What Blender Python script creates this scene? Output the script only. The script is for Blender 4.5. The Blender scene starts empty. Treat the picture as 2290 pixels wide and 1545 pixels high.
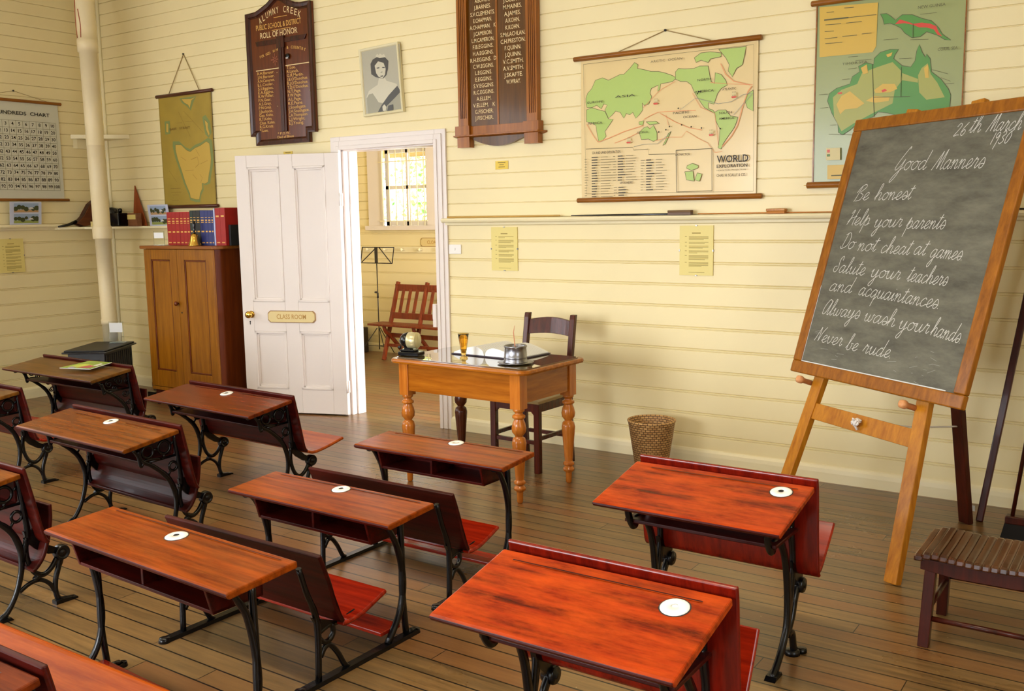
import bpy, bmesh, math, random
from mathutils import Vector, Matrix
SC = bpy.context.scene
COL = SC.collection
random.seed(7)

# ------------------------------------------------------------------ camera
def make_camera():
    yaw, pitch, roll = math.radians(34.56), math.radians(7.68), math.radians(-0.902)
    cy, sy, cp, sp = math.cos(yaw), math.sin(yaw), math.cos(pitch), math.sin(pitch)
    f = Vector((-sy*cp, cy*cp, -sp)); r = Vector((cy, sy, 0)); u = r.cross(f)
    cr, sr = math.cos(roll), math.sin(roll)
    r2 = r*cr + u*sr; u2 = -r*sr + u*cr
    cam = bpy.data.cameras.new('camera'); o = bpy.data.objects.new('camera', cam); COL.objects.link(o)
    m = Matrix.Identity(4)
    for i in range(3):
        m[i][0], m[i][1], m[i][2] = r2[i], u2[i], -f[i]
    m[2][3] = 1.65
    o.matrix_world = m
    cam.sensor_fit = 'HORIZONTAL'; cam.sensor_width = 36.0
    cam.lens = 2156.19/2290*36.0
    cam.clip_start = 0.05; cam.clip_end = 200
    SC.camera = o
make_camera()

# ------------------------------------------------------------------ world, lights, exposure
SC.view_settings.view_transform = 'Standard'
SC.view_settings.look = 'None'
SC.view_settings.gamma = 1.0
SC.view_settings.use_curve_mapping = False
SC.view_settings.exposure = -0.42
w = bpy.data.worlds.new('daylight'); SC.world = w; w.use_nodes = True
bg = w.node_tree.nodes['Background']
bg.inputs['Color'].default_value = (0.86, 0.93, 1.0, 1)
bg.inputs['Strength'].default_value = 8.0

def area(name, loc, rot, sx, sy, power, col, spread=180):
    l = bpy.data.lights.new(name, 'AREA'); l.shape = 'RECTANGLE'; l.size = sx; l.size_y = sy
    l.energy = power; l.color = col; l.spread = math.radians(spread)
    o = bpy.data.objects.new(name, l); COL.objects.link(o); o.location = loc; o.rotation_euler = rot
    return o
R = math.radians
# daylight entering by the windows behind the camera, on the left and on the right, and by the cloakroom's side door
area('rear_window_daylight', (-4.3, -3.13, 1.55), (R(82), 0, R(-10)), 2.3, 2.3, 84, (0.93, 0.96, 1.0), 84)
for x in (-7.2, -1.0):
    area('rear_window_daylight', (x, -3.13, 2.15), (R(90), 0, 0), 1.36, 2.16, 12, (1.0, 0.95, 0.86))
for y in (-1.6, 0.4, 2.4):
    area('left_window_daylight', (-9.03, y, 2.25), (R(90), 0, R(-90)), 1.36, 2.26, 14, (1.0, 0.96, 0.90))
area('right_window_daylight', (2.13, 0.9, 2.1), (R(90), 0, R(90)), 1.6, 2.0, 18, (1.0, 0.94, 0.86))
area('cloakroom_side_daylight', (-2.87, 6.85, 1.6), (R(90), 0, R(90)), 1.1, 1.9, 300, (0.95, 0.96, 1.0))
# two unseen fill lamps added to brighten the desk tops, with made-up housings
FILL_LAMPS = ((-1.4, 2.2), (-4.4, 2.2))
for x, y in FILL_LAMPS: area('added_fill_light', (x, y, 3.93), (0, 0, 0), 1.3, 0.22, 50, (1.0, 0.87, 0.64), 130)
sun = bpy.data.lights.new('sun', 'SUN'); sun.energy = 13.0; sun.angle = R(2); sun.color = (1.0, 0.95, 0.85)
so = bpy.data.objects.new('sun', sun); COL.objects.link(so); so.rotation_euler = (R(35), R(10), R(10)); so.location = (0, 0, 12)

# ------------------------------------------------------------------ materials
def lin(c):
    return tuple((v/255/12.92 if v/255 <= 0.04045 else ((v/255+0.055)/1.055)**2.4) for v in c) + (1.0,)
MATS = {}
def mat(name, col, rough=0.5, metal=0.0, coat=0.0, noise=0.0, nscale=8.0, bump=0.0, bscale=60.0, spec=0.5):
    if name in MATS: return MATS[name]
    m = bpy.data.materials.new(name); m.use_nodes = True; MATS[name] = m
    nt = m.node_tree; b = nt.nodes['Principled BSDF']; c = lin(col)
    b.inputs['Base Color'].default_value = c; b.inputs['Roughness'].default_value = rough
    b.inputs['Metallic'].default_value = metal; b.inputs['Coat Weight'].default_value = coat
    b.inputs['Coat Roughness'].default_value = 0.12; b.inputs['Specular IOR Level'].default_value = spec
    tc = nt.nodes.new('ShaderNodeTexCoord')
    if noise > 0:
        n = nt.nodes.new('ShaderNodeTexNoise'); n.inputs['Scale'].default_value = nscale; n.inputs['Detail'].default_value = 5
        nt.links.new(tc.outputs['Object'], n.inputs['Vector'])
        r = nt.nodes.new('ShaderNodeValToRGB')
        r.color_ramp.elements[0].position = 0.3; r.color_ramp.elements[1].position = 0.7
        r.color_ramp.elements[0].color = tuple(v*(1-noise) for v in c[:3]) + (1,)
        r.color_ramp.elements[1].color = tuple(min(1, v*(1+noise*0.5)) for v in c[:3]) + (1,)
        nt.links.new(n.outputs['Fac'], r.inputs['Fac']); nt.links.new(r.outputs['Color'], b.inputs['Base Color'])
    if bump > 0:
        n2 = nt.nodes.new('ShaderNodeTexNoise'); n2.inputs['Scale'].default_value = bscale; n2.inputs['Detail'].default_value = 3
        nt.links.new(tc.outputs['Object'], n2.inputs['Vector'])
        bp = nt.nodes.new('ShaderNodeBump'); bp.inputs['Strength'].default_value = bump; bp.inputs['Distance'].default_value = 0.004
        nt.links.new(n2.outputs['Fac'], bp.inputs['Height']); nt.links.new(bp.outputs['Normal'], b.inputs['Normal'])
    return m
def wood(name, dark, light, axis='X', rough=0.3, coat=0.4, scale=1.0, blotch=0.0, mid=None, spec=0.3, seed=0.0):
    """varnished timber: fine streaks along one axis, optional broad blotches of colour"""
    if name in MATS: return MATS[name]
    m = bpy.data.materials.new(name); m.use_nodes = True; MATS[name] = m
    nt = m.node_tree; N = nt.nodes; L = nt.links; b = N['Principled BSDF']
    b.inputs['Roughness'].default_value = rough; b.inputs['Coat Weight'].default_value = coat*0.5
    b.inputs['Coat Roughness'].default_value = 0.08; b.inputs['Specular IOR Level'].default_value = spec
    tc = N.new('ShaderNodeTexCoord'); mp = N.new('ShaderNodeMapping')
    sc = {'X': (1.6, 22, 22), 'Y': (22, 1.6, 22), 'Z': (22, 22, 1.6)}[axis]
    mp.inputs['Scale'].default_value = tuple(v*scale for v in sc); mp.inputs['Location'].default_value = (seed, seed*2.3, seed*0.7)
    L.new(tc.outputs['Object'], mp.inputs['Vector'])
    n = N.new('ShaderNodeTexNoise'); n.inputs['Scale'].default_value = 1.6; n.inputs['Detail'].default_value = 7; n.inputs['Roughness'].default_value = 0.65
    L.new(mp.outputs['Vector'], n.inputs['Vector'])
    r = N.new('ShaderNodeValToRGB'); r.color_ramp.elements[0].position = 0.32; r.color_ramp.elements[1].position = 0.7
    r.color_ramp.elements[0].color = lin(dark); r.color_ramp.elements[1].color = lin(light)
    L.new(n.outputs['Fac'], r.inputs['Fac']); out = r.outputs['Color']
    if blotch > 0:
        mp2 = N.new('ShaderNodeMapping'); s2 = {'X': (3, 9, 9), 'Y': (9, 3, 9), 'Z': (9, 9, 3)}[axis]; mp2.inputs['Scale'].default_value = s2
        mp2.inputs['Location'].default_value = (seed+3, seed, 0)
        L.new(tc.outputs['Object'], mp2.inputs['Vector'])
        n2 = N.new('ShaderNodeTexNoise'); n2.inputs['Scale'].default_value = 1.5; n2.inputs['Detail'].default_value = 7; n2.inputs['Roughness'].default_value = 0.65
        L.new(mp2.outputs['Vector'], n2.inputs['Vector'])
        r2 = N.new('ShaderNodeValToRGB'); r2.color_ramp.elements[0].position = 0.38; r2.color_ramp.elements[1].position = 0.66
        L.new(n2.outputs['Fac'], r2.inputs['Fac'])
        mx = N.new('ShaderNodeMix'); mx.data_type = 'RGBA'; ml = N.new('ShaderNodeMath'); ml.operation = 'MULTIPLY'; ml.inputs[1].default_value = blotch
        L.new(r2.outputs['Color'], ml.inputs[0]); L.new(ml.outputs[0], mx.inputs['Factor'])
        L.new(out, mx.inputs['A']); mx.inputs['B'].default_value = lin(mid or light); out = mx.outputs['Result']
    L.new(out, b.inputs['Base Color'])
    return m
def floor_material():
    m = bpy.data.materials.new('worn_floor_boards'); m.use_nodes = True
    nt = m.node_tree; N = nt.nodes; L = nt.links; b = N['Principled BSDF']
    tc = N.new('ShaderNodeTexCoord'); sep = N.new('ShaderNodeSeparateXYZ'); L.new(tc.outputs['Object'], sep.inputs[0])
    def mth(op, a, bb=None):
        k = N.new('ShaderNodeMath'); k.operation = op
        for i, v in enumerate((a, bb)):
            if v is None: continue
            if isinstance(v, (int, float)): k.inputs[i].default_value = v
            else: L.new(v, k.inputs[i])
        return k.outputs[0]
    v = mth('DIVIDE', sep.outputs['Y'], 0.098)
    idx = mth('FLOOR', v); fr = mth('FRACT', v)
    wn = N.new('ShaderNodeTexWhiteNoise'); wn.noise_dimensions = '1D'; L.new(idx, wn.inputs['W'])
    xs = mth('DIVIDE', mth('ADD', sep.outputs['X'], mth('MULTIPLY', wn.outputs['Value'], 9.0)), 3.1)
    seg = mth('FLOOR', xs); wn2 = N.new('ShaderNodeTexWhiteNoise'); wn2.noise_dimensions = '2D'
    cv = N.new('ShaderNodeCombineXYZ'); L.new(idx, cv.inputs[0]); L.new(seg, cv.inputs[1]); L.new(cv.outputs[0], wn2.inputs['Vector'])
    mp = N.new('ShaderNodeMapping'); mp.inputs['Scale'].default_value = (1.3, 16, 1); L.new(tc.outputs['Object'], mp.inputs['Vector'])
    ad = N.new('ShaderNodeVectorMath'); ad.operation = 'ADD'; L.new(mp.outputs['Vector'], ad.inputs[0]); L.new(wn2.outputs['Color'], ad.inputs[1])
    gr = N.new('ShaderNodeTexNoise'); gr.inputs['Scale'].default_value = 2.4; gr.inputs['Detail'].default_value = 8; gr.inputs['Roughness'].default_value = 0.7; L.new(ad.outputs[0], gr.inputs['Vector'])
    r = N.new('ShaderNodeValToRGB'); e = r.color_ramp.elements; e[0].position = 0.25; e[0].color = lin((44, 27, 12)); e[1].position = 0.7; e[1].color = lin((154, 116, 68))
    L.new(mth('ADD', mth('MULTIPLY', gr.outputs['Fac'], 0.8), mth('MULTIPLY', wn2.outputs['Value'], 0.22)), r.inputs['Fac'])
    # grey worn patches
    wp = N.new('ShaderNodeTexNoise'); wp.inputs['Scale'].default_value = 0.9; wp.inputs['Detail'].default_value = 6; L.new(tc.outputs['Object'], wp.inputs['Vector'])
    rw = N.new('ShaderNodeValToRGB'); rw.color_ramp.elements[0].position = 0.3; rw.color_ramp.elements[1].position = 0.8; L.new(wp.outputs['Fac'], rw.inputs['Fac'])
    mx = N.new('ShaderNodeMix'); mx.data_type = 'RGBA'; L.new(mth('MULTIPLY', rw.outputs['Color'], 0.7), mx.inputs['Factor']); L.new(r.outputs['Color'], mx.inputs['A']); mx.inputs['B'].default_value = lin((132, 108, 70))
    # reddish boards
    mr = N.new('ShaderNodeMix'); mr.data_type = 'RGBA'; rr = N.new('ShaderNodeValToRGB'); rr.color_ramp.elements[0].position = 0.55; rr.color_ramp.elements[1].position = 0.8
    L.new(wn2.outputs['Value'], rr.inputs['Fac']); L.new(mth('MULTIPLY', rr.outputs['Color'], 0.45), mr.inputs['Factor']); L.new(mx.outputs['Result'], mr.inputs['A']); mr.inputs['B'].default_value = lin((108, 52, 22))
    # dust specks and scratches
    sp = N.new('ShaderNodeTexVoronoi'); sp.inputs['Scale'].default_value = 9.0; sp.inputs['Randomness'].default_value = 1.0; L.new(tc.outputs['Object'], sp.inputs['Vector'])
    spk = mth('MULTIPLY', mth('LESS_THAN', sp.outputs['Distance'], 0.028), 0.6)
    ms = N.new('ShaderNodeMix'); ms.data_type = 'RGBA'; L.new(spk, ms.inputs['Factor']); L.new(mr.outputs['Result'], ms.inputs['A']); ms.inputs['B'].default_value = lin((190, 170, 130))
    gap = mth('LESS_THAN', mth('ABSOLUTE', mth('SUBTRACT', fr, 0.5)), 0.463)
    end = mth('GREATER_THAN', mth('FRACT', xs), 0.0012)
    ok = mth('MULTIPLY', gap, end)
    mg = N.new('ShaderNodeMix'); mg.data_type = 'RGBA'; L.new(ok, mg.inputs['Factor']); mg.inputs['A'].default_value = lin((22, 13, 7)); L.new(ms.outputs['Result'], mg.inputs['B'])
    L.new(mg.outputs['Result'], b.inputs['Base Color'])
    L.new(mth('ADD', 0.16, mth('MULTIPLY', wp.outputs['Fac'], 0.28)), b.inputs['Roughness'])
    b.inputs['Specular IOR Level'].default_value = 0.55
    bp = N.new('ShaderNodeBump'); bp.inputs['Strength'].default_value = 0.35; bp.inputs['Distance'].default_value = 0.003
    L.new(mth('ADD', ok, mth('MULTIPLY', gr.outputs['Fac'], 0.35)), bp.inputs['Height']); L.new(bp.outputs['Normal'], b.inputs['Normal'])
    return m
def chalkboard_material():
    m = bpy.data.materials.new('chalkboard_slate'); m.use_nodes = True; nt = m.node_tree; N = nt.nodes; L = nt.links; b = N['Principled BSDF']
    tc = N.new('ShaderNodeTexCoord'); mp = N.new('ShaderNodeMapping'); mp.inputs['Rotation'].default_value = (0, 0.7, 0); mp.inputs['Scale'].default_value = (3, 3, 9)
    L.new(tc.outputs['Object'], mp.inputs['Vector'])
    n = N.new('ShaderNodeTexNoise'); n.inputs['Scale'].default_value = 1.2; n.inputs['Detail'].default_value = 8; n.inputs['Roughness'].default_value = 0.7; L.new(mp.outputs['Vector'], n.inputs['Vector'])
    r = N.new('ShaderNodeValToRGB'); e = r.color_ramp.elements; e[0].position = 0.3; e[0].color = lin((66, 64, 54)); e[1].position = 0.78; e[1].color = lin((122, 120, 104))
    L.new(n.outputs['Fac'], r.inputs['Fac']); L.new(r.outputs['Color'], b.inputs['Base Color']); b.inputs['Roughness'].default_value = 0.55
    return m
def basket_material():
    m = bpy.data.materials.new('woven_cane'); m.use_nodes = True; nt = m.node_tree; N = nt.nodes; L = nt.links; b = N['Principled BSDF']
    uv = N.new('ShaderNodeUVMap'); mp = N.new('ShaderNodeMapping'); mp.inputs['Scale'].default_value = (1, 1, 1); L.new(uv.outputs['UV'], mp.inputs['Vector'])
    br = N.new('ShaderNodeTexBrick'); br.inputs['Scale'].default_value = 1.0; br.inputs['Brick Width'].default_value = 0.05; br.inputs['Row Height'].default_value = 0.03; br.inputs['Mortar Size'].default_value = 0.004
    br.inputs['Color1'].default_value = lin((206, 164, 104)); br.inputs['Color2'].default_value = lin((172, 126, 72)); br.inputs['Mortar'].default_value = lin((84, 54, 28))
    L.new(mp.outputs['Vector'], br.inputs['Vector']); L.new(br.outputs['Color'], b.inputs['Base Color']); b.inputs['Roughness'].default_value = 0.55
    bp = N.new('ShaderNodeBump'); bp.inputs['Strength'].default_value = 0.7; bp.inputs['Distance'].default_value = 0.004; bp.invert = True
    L.new(br.outputs['Fac'], bp.inputs['Height']); L.new(bp.outputs['Normal'], b.inputs['Normal'])
    return m
def glass_mat(name, col, rough=0.0, ior=1.45):
    m = bpy.data.materials.new(name); m.use_nodes = True; b = m.node_tree.nodes['Principled BSDF']; MATS[name] = m
    b.inputs['Base Color'].default_value = lin(col); b.inputs['Transmission Weight'].default_value = 1.0; b.inputs['Roughness'].default_value = rough; b.inputs['IOR'].default_value = ior
    return m

WALL = mat('cream_wall_paint', (237, 221, 172), 0.42, noise=0.05, nscale=1.2, spec=0.4)
TRIM = mat('cream_trim_paint', (240, 228, 188), 0.35, noise=0.04, nscale=3)
WHITE = mat('white_door_paint', (230, 219, 212), 0.34, noise=0.02, nscale=3)
CEIL = mat('ceiling_paint', (240, 232, 205), 0.6)
IRON = mat('black_cast_iron', (9, 9, 12), 0.26, spec=0.4, bump=0.15, bscale=90)
DIRON = mat('dark_stove_iron', (34, 33, 36), 0.45, bump=0.2, bscale=60)
CHALK = mat('white_chalk', (206, 206, 200), 0.9)
SLATE = chalkboard_material()
GOLDP = mat('gold_lettering', (222, 172, 84), 0.45)
CREAMP = mat('cream_lettering', (232, 205, 150), 0.5)
BRASS = mat('polished_brass', (220, 178, 84), 0.16, metal=1.0)
PEWTER = mat('pewter', (150, 150, 156), 0.3, metal=1.0, bump=0.1)
PORC = mat('white_porcelain', (246, 246, 242), 0.15, coat=0.3)
BLACK = mat('glossy_black', (10, 10, 12), 0.16)
DARK = mat('black_ink', (28, 22, 16), 0.7)
PAPER = mat('cream_paper', (226, 208, 128), 0.5)
WPAPER = mat('white_paper', (236, 238, 240), 0.7)
WPLAST = mat('white_plastic', (236, 230, 224), 0.3)
STRING = mat('string', (168, 142, 92), 0.8)
ROPE = mat('white_cord', (232, 226, 222), 0.8)
GLASS = glass_mat('clear_glass', (245, 250, 248))
# timbers
AMBER = wood('amber_desk_timber', (78, 36, 6), (140, 74, 16), 'X', 0.26, 0.08, spec=.16)
AMBER2 = wood('brown_desk_timber', (70, 22, 6), (128, 52, 14), 'X', 0.24, 0.1, spec=.16)
OLIVEW = wood('olive_brown_desk_timber', (74, 44, 12), (122, 78, 26), 'X', 0.3, 0.4, spec=.16)
REDB = wood('red_brown_desk_timber', (90, 28, 2), (160, 68, 8), 'X', 0.24, 0.08, spec=.16, blotch=0.4, mid=(150, 78, 22))
REDF = wood('orange_red_desk_timber', (52, 7, 2), (172, 50, 8), 'X', 0.26, 0.2, spec=.16, blotch=0.7, mid=(206, 78, 16))
EDGE = wood('dark_red_timber', (40, 7, 4), (84, 17, 8), 'X', 0.36, 0.1, spec=.2)  # dark varnish, deepened to put shade into edges and camera-facing faces
SEATW = wood('orange_seat_timber', (146, 54, 6), (200, 92, 20), 'X', 0.22, 0.5)
SEATR = wood('red_seat_timber', (104, 14, 4), (166, 38, 10), 'X', 0.24, 0.5)
MAROON = wood('maroon_timber', (40, 9, 6), (76, 16, 9), 'X', 0.38, 0.1, spec=.15)  # dark timber, deepened so camera-facing uprights carry shade in their colour
HONEY = wood('honey_table_timber', (136, 70, 8), (180, 106, 22), 'X', 0.25, 0.5)
HONEYY = wood('honey_side_timber', (136, 70, 8), (180, 106, 22), 'Y', 0.25, 0.5)
HONEYZ = wood('honey_leg_timber', (166, 88, 22), (204, 124, 44), 'Z', 0.22, 0.6)
DKLEG = wood('shaded_leg_timber', (70, 30, 12), (104, 50, 20), 'Z', 0.25, 0.5)  # darker copy of the leg timber, shade painted into the rear left leg
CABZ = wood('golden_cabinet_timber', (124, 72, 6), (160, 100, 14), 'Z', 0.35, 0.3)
CABS = wood('shaded_cabinet_timber', (86, 32, 4), (116, 50, 6), 'Z', 0.4, 0.25)  # darker copy of the cabinet timber, the side's shade put into its colour
EASEL = wood('easel_timber', (156, 92, 12), (196, 130, 30), 'Z', 0.4, 0.2)
FRAMEW = wood('chalkboard_frame_timber', (118, 66, 4), (164, 100, 14), 'Z', 0.38, 0.25)
DKRED = wood('dark_red_brown_timber', (46, 14, 8), (80, 26, 12), 'Z', 0.35, 0.3)
CHAIRW = wood('dark_chair_timber', (50, 16, 7), (88, 30, 12), 'Z', 0.25, 0.5)
BENCHW = wood('red_bench_timber', (96, 34, 12), (138, 56, 20), 'Z', 0.35, 0.3)
ROLLW = wood('mahogany_board', (80, 34, 4), (108, 48, 8), 'Z', 0.3, 0.35)
ROLLF = wood('dark_mahogany_frame', (46, 18, 12), (74, 30, 16), 'Z', 0.25, 0.4)
OAKF = wood('oak_board_frame', (128, 70, 8), (170, 100, 20), 'Z', 0.3, 0.4)
OAKP = wood('brown_board_panel', (78, 46, 8), (104, 64, 14), 'Z', 0.22, 0.4)
ROD = wood('map_rod_timber', (118, 66, 12), (160, 98, 24), 'X', 0.35, 0.3)
RODD = wood('dark_rod_timber', (64, 28, 20), (90, 42, 26), 'X', 0.35, 0.3)
STICK = mat('pale_stick', (190, 150, 70), 0.5)
CANE = basket_material()
FLOOR = floor_material()

# ------------------------------------------------------------------ mesh helpers
def smooth(pts, n=6):
    if len(pts) < 3: return [tuple(p) for p in pts]
    P = [Vector(p) for p in pts]; P = [P[0]*2 - P[1]] + P + [P[-1]*2 - P[-2]]
    out = []
    for i in range(1, len(P)-2):
        a, b, c, d = P[i-1], P[i], P[i+1], P[i+2]
        for k in range(n):
            t = k/n
            out.append(tuple(0.5*((2*b) + (c-a)*t + (2*a-5*b+4*c-d)*t*t + (3*b-a-3*c+d)*t*t*t)))
    out.append(tuple(P[-2]))
    return out
class MB:
    def __init__(s): s.bm = bmesh.new(); s.m = []
    def mi(s, m):
        if m not in s.m: s.m.append(m)
        return s.m.index(m)
    def face(s, vs, m, sm=False):
        try: f = s.bm.faces.new(vs)
        except ValueError: return None
        f.material_index = s.mi(m); f.smooth = sm; return f
    def loft(s, rings, m, closed=True, caps=True, sm=True, loop=False):
        V = [[s.bm.verts.new(p) for p in r] for r in rings]
        n = len(V[0]); K = len(V)
        for i in range(K if loop else K-1):
            a, b = V[i], V[(i+1) % K]
            for j in range(n if closed else n-1):
                s.face((a[j], a[(j+1) % n], b[(j+1) % n], b[j]), m, sm)
        if caps and closed and not loop:
            s.face(list(reversed(V[0])), m); s.face(V[-1], m)
        return V
    def box(s, c, d, m, M=None):
        x, y, z = d[0]/2, d[1]/2, d[2]/2
        ps = [Vector((sx*x, sy*y, sz*z)) for sz in (-1, 1) for sx, sy in ((-1, -1), (1, -1), (1, 1), (-1, 1))]
        if M is not None: ps = [M @ p for p in ps]
        v = [s.bm.verts.new(p + Vector(c)) for p in ps]
        for q in ((3, 2, 1, 0), (4, 5, 6, 7), (0, 1, 5, 4), (1, 2, 6, 5), (2, 3, 7, 6), (3, 0, 4, 7)):
            s.face([v[i] for i in q], m)
        return s
    def bx(s, x0, x1, y0, y1, z0, z1, m):
        return s.box(((x0+x1)/2, (y0+y1)/2, (z0+z1)/2), (abs(x1-x0), abs(y1-y0), abs(z1-z0)), m)
    def beam(s, a, b, w, t, m, up=(0, 0, 1)):
        """square bar from a to b: width w across, t along the 'up' side"""
        a, b = Vector(a), Vector(b); d = (b-a).normalized(); u = Vector(up); x = d.cross(u)
        if x.length < 1e-4: x = d.cross(Vector((1, 0, 0)))
        x.normalize(); u = x.cross(d).normalized()
        s.loft([[p + x*sx*w/2 + u*su*t/2 for sx, su in ((-1, -1), (1, -1), (1, 1), (-1, 1))] for p in (a, b)], m, sm=False); return s
    def tube(s, pts, r, m, seg=8, loop=False):
        P = [Vector(p) for p in pts]; n = len(P); rings = []; x = None
        for i in range(n):
            if loop: d = P[(i+1) % n] - P[i-1]
            else: d = P[min(i+1, n-1)] - P[max(i-1, 0)]
            d.normalize()
            if x is None:
                x = d.orthogonal().normalized()
            x = (x - d*x.dot(d)).normalized(); y = d.cross(x)
            rr = r[i] if isinstance(r, (list, tuple)) else r
            rings.append([P[i] + (x*math.cos(2*math.pi*k/seg) + y*math.sin(2*math.pi*k/seg))*rr for k in range(seg)])
        s.loft(rings, m, loop=loop); return s
    def iron(s, pts, x, m, w=0.02, t=0.016, n=5, ridge=True):
        """cast bar: a path in the y-z plane at x, width w in the plane, thickness t"""
        P = [Vector((x, p[0], p[1])) for p in (smooth(pts, n) if n > 1 else pts)]
        X = Vector((1, 0, 0)); rings = []
        for i in range(len(P)):
            d = (P[min(i+1, len(P)-1)] - P[max(i-1, 0)]).normalized(); q = d.cross(X)
            ww = w[min(i*len(w)//len(P), len(w)-1)] if isinstance(w, (list, tuple)) else w
            rings.append([P[i] + q*a*ww/2 + X*b*t/2 for a, b in ((-1, -.35), (-.6, -1), (.6, -1), (1, -.35), (1, .35), (.6, 1), (-.6, 1), (-1, .35))])
        s.loft(rings, m); return s
    def ring(s, c, r, tr, m, axis='x', seg=20):
        pts = []
        for k in range(seg):
            a = 2*math.pi*k/seg; u, v = r*math.cos(a), r*math.sin(a)
            pts.append((c[0], c[1]+u, c[2]+v) if axis == 'x' else (c[0]+u, c[1]+v, c[2]) if axis == 'z' else (c[0]+u, c[1], c[2]+v))
        return s.tube(pts, tr, m, 6, True)
    def lathe(s, prof, m, c=(0, 0, 0), seg=20, axis='z', caps=True):
        rings = []
        for r, z in prof:
            ring = []
            for k in range(seg):
                a = 2*math.pi*k/seg; u, v = r*math.cos(a), r*math.sin(a)
                p = (u, v, z) if axis == 'z' else (z, u, v) if axis == 'x' else (v, z, u)
                ring.append((p[0]+c[0], p[1]+c[1], p[2]+c[2]))
            rings.append(ring)
        s.loft(rings, m, caps=caps); return s
    def prism(s, poly, d0, d1, m, plane='xz', sm=False):
        """polygon in a plane pushed along the third axis from d0 to d1"""
        f = {'xz': lambda p, d: (p[0], d, p[1]), 'yz': lambda p, d: (d, p[0], p[1]), 'xy': lambda p, d: (p[0], p[1], d)}[plane]
        s.loft([[f(p, d0) for p in poly], [f(p, d1) for p in poly]], m, sm=sm); return s
    def sheet(s, prof, th, x0, x1, m, n=5):
        """curved board: y-z profile, thickness th, pushed along x with rounded edges"""
        P = smooth(prof, n) if n > 1 else prof
        a, b = [], []
        for i in range(len(P)):
            q = P[max(i-1, 0)]; r = P[min(i+1, len(P)-1)]
            d = Vector((r[0]-q[0], r[1]-q[1])).normalized(); nn = Vector((-d.y, d.x))
            a.append((P[i][0]+nn.x*th/2, P[i][1]+nn.y*th/2)); b.append((P[i][0]-nn.x*th/2, P[i][1]-nn.y*th/2))
        K = len(a)
        rings = []
        for x, k in ((x0, 0.5), (x0+th*0.35, 1), (x1-th*0.35, 1), (x1, 0.5)):
            A = [tuple(Vector(P[i])*(1-k) + Vector(a[i])*k) for i in range(K)]; B = [tuple(Vector(P[i])*(1-k) + Vector(b[i])*k) for i in range(K)]
            rings.append([(x, p[0], p[1]) for p in A + B[::-1]])
        s.loft(rings, m, sm=False); return s
    def strip(s, pts, w, m, F, d):
        """thin painted line: 2-D points mapped by F(x, z, depth)"""
        P = [Vector(p) for p in pts]; L, Rr = [], []
        for i in range(len(P)):
            t = (P[min(i+1, len(P)-1)] - P[max(i-1, 0)])
            if t.length < 1e-9: t = Vector((1, 0))
            t.normalize(); q = Vector((-t.y, t.x))*w/2
            L.append(s.bm.verts.new(F(P[i].x+q.x, P[i].y+q.y, d))); Rr.append(s.bm.verts.new(F(P[i].x-q.x, P[i].y-q.y, d)))
        for i in range(len(P)-1): s.face((L[i], Rr[i], Rr[i+1], L[i+1]), m)
        return s
    def poly(s, pts, m, F, d):
        return s.face([s.bm.verts.new(F(p[0], p[1], d)) for p in pts], m)
    def text(s, txt, x, z, size, m, F, d, align='LEFT', width=None, bold=0.0, rot=0.0, shear=0.0):
        co, faces = text_geo(txt, bold, shear)
        if not co: return s
        x0 = min(p[0] for p in co); x1 = max(p[0] for p in co)
        kx = size if width is None else width/max(x1-x0, 1e-6)
        off = {'LEFT': x0, 'CENTER': (x0+x1)/2, 'RIGHT': x1}[align]
        ca, sa = math.cos(rot), math.sin(rot); V = []
        for p in co:
            u, v = (p[0]-off)*kx, p[1]*size
            V.append(s.bm.verts.new(F(x+u*ca-v*sa, z+u*sa+v*ca, d)))
        for f in faces: s.face([V[i] for i in f], m)
        return s
    def build(s, name, parent=None, bevel=0.0, loc=None, rot=None, seg=2):
        bmesh.ops.recalc_face_normals(s.bm, faces=s.bm.faces[:]) if not getattr(s, 'keep', False) else None
        me = bpy.data.meshes.new(name); s.bm.to_mesh(me); s.bm.free()
        for m in s.m: me.materials.append(m)
        o = bpy.data.objects.new(name, me); COL.objects.link(o)
        if parent is not None: o.parent = parent
        if loc is not None: o.location = loc
        if rot is not None: o.rotation_euler = rot
        if bevel > 0:
            b = o.modifiers.new('bevel', 'BEVEL'); b.width = bevel; b.segments = seg; b.limit_method = 'ANGLE'; b.angle_limit = R(40)
        return o
_TG = {}
def text_geo(txt, bold, shear):
    k = (txt, bold, shear)
    if k not in _TG:
        c = bpy.data.curves.new('lettering', 'FONT'); c.body = txt; c.size = 1.0; c.resolution_u = 2; c.offset = bold; c.shear = shear
        o = bpy.data.objects.new('lettering', c); me = bpy.data.meshes.new_from_object(o)
        _TG[k] = ([tuple(v.co[:2]) for v in me.vertices], [tuple(p.vertices) for p in me.polygons])
        bpy.data.objects.remove(o); bpy.data.curves.remove(c); bpy.data.meshes.remove(me)
    return _TG[k]
def thing(name, label, cat, loc=(0, 0, 0), rz=0.0, group=None):
    o = bpy.data.objects.new(name, None); o.empty_display_size = 0.1; COL.objects.link(o)
    o.location = loc; o.rotation_euler = (0, 0, rz); return tag(o, label, cat, group)
def tag(o, label, cat, group=None):
    o['label'] = label; o['category'] = cat
    if group: o['group'] = group
    return o
def structure(o): o['kind'] = 'structure'; return o
FW = lambda x, z, d: (x, -d, z)            # faces the room from the back wall (-y)
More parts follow.
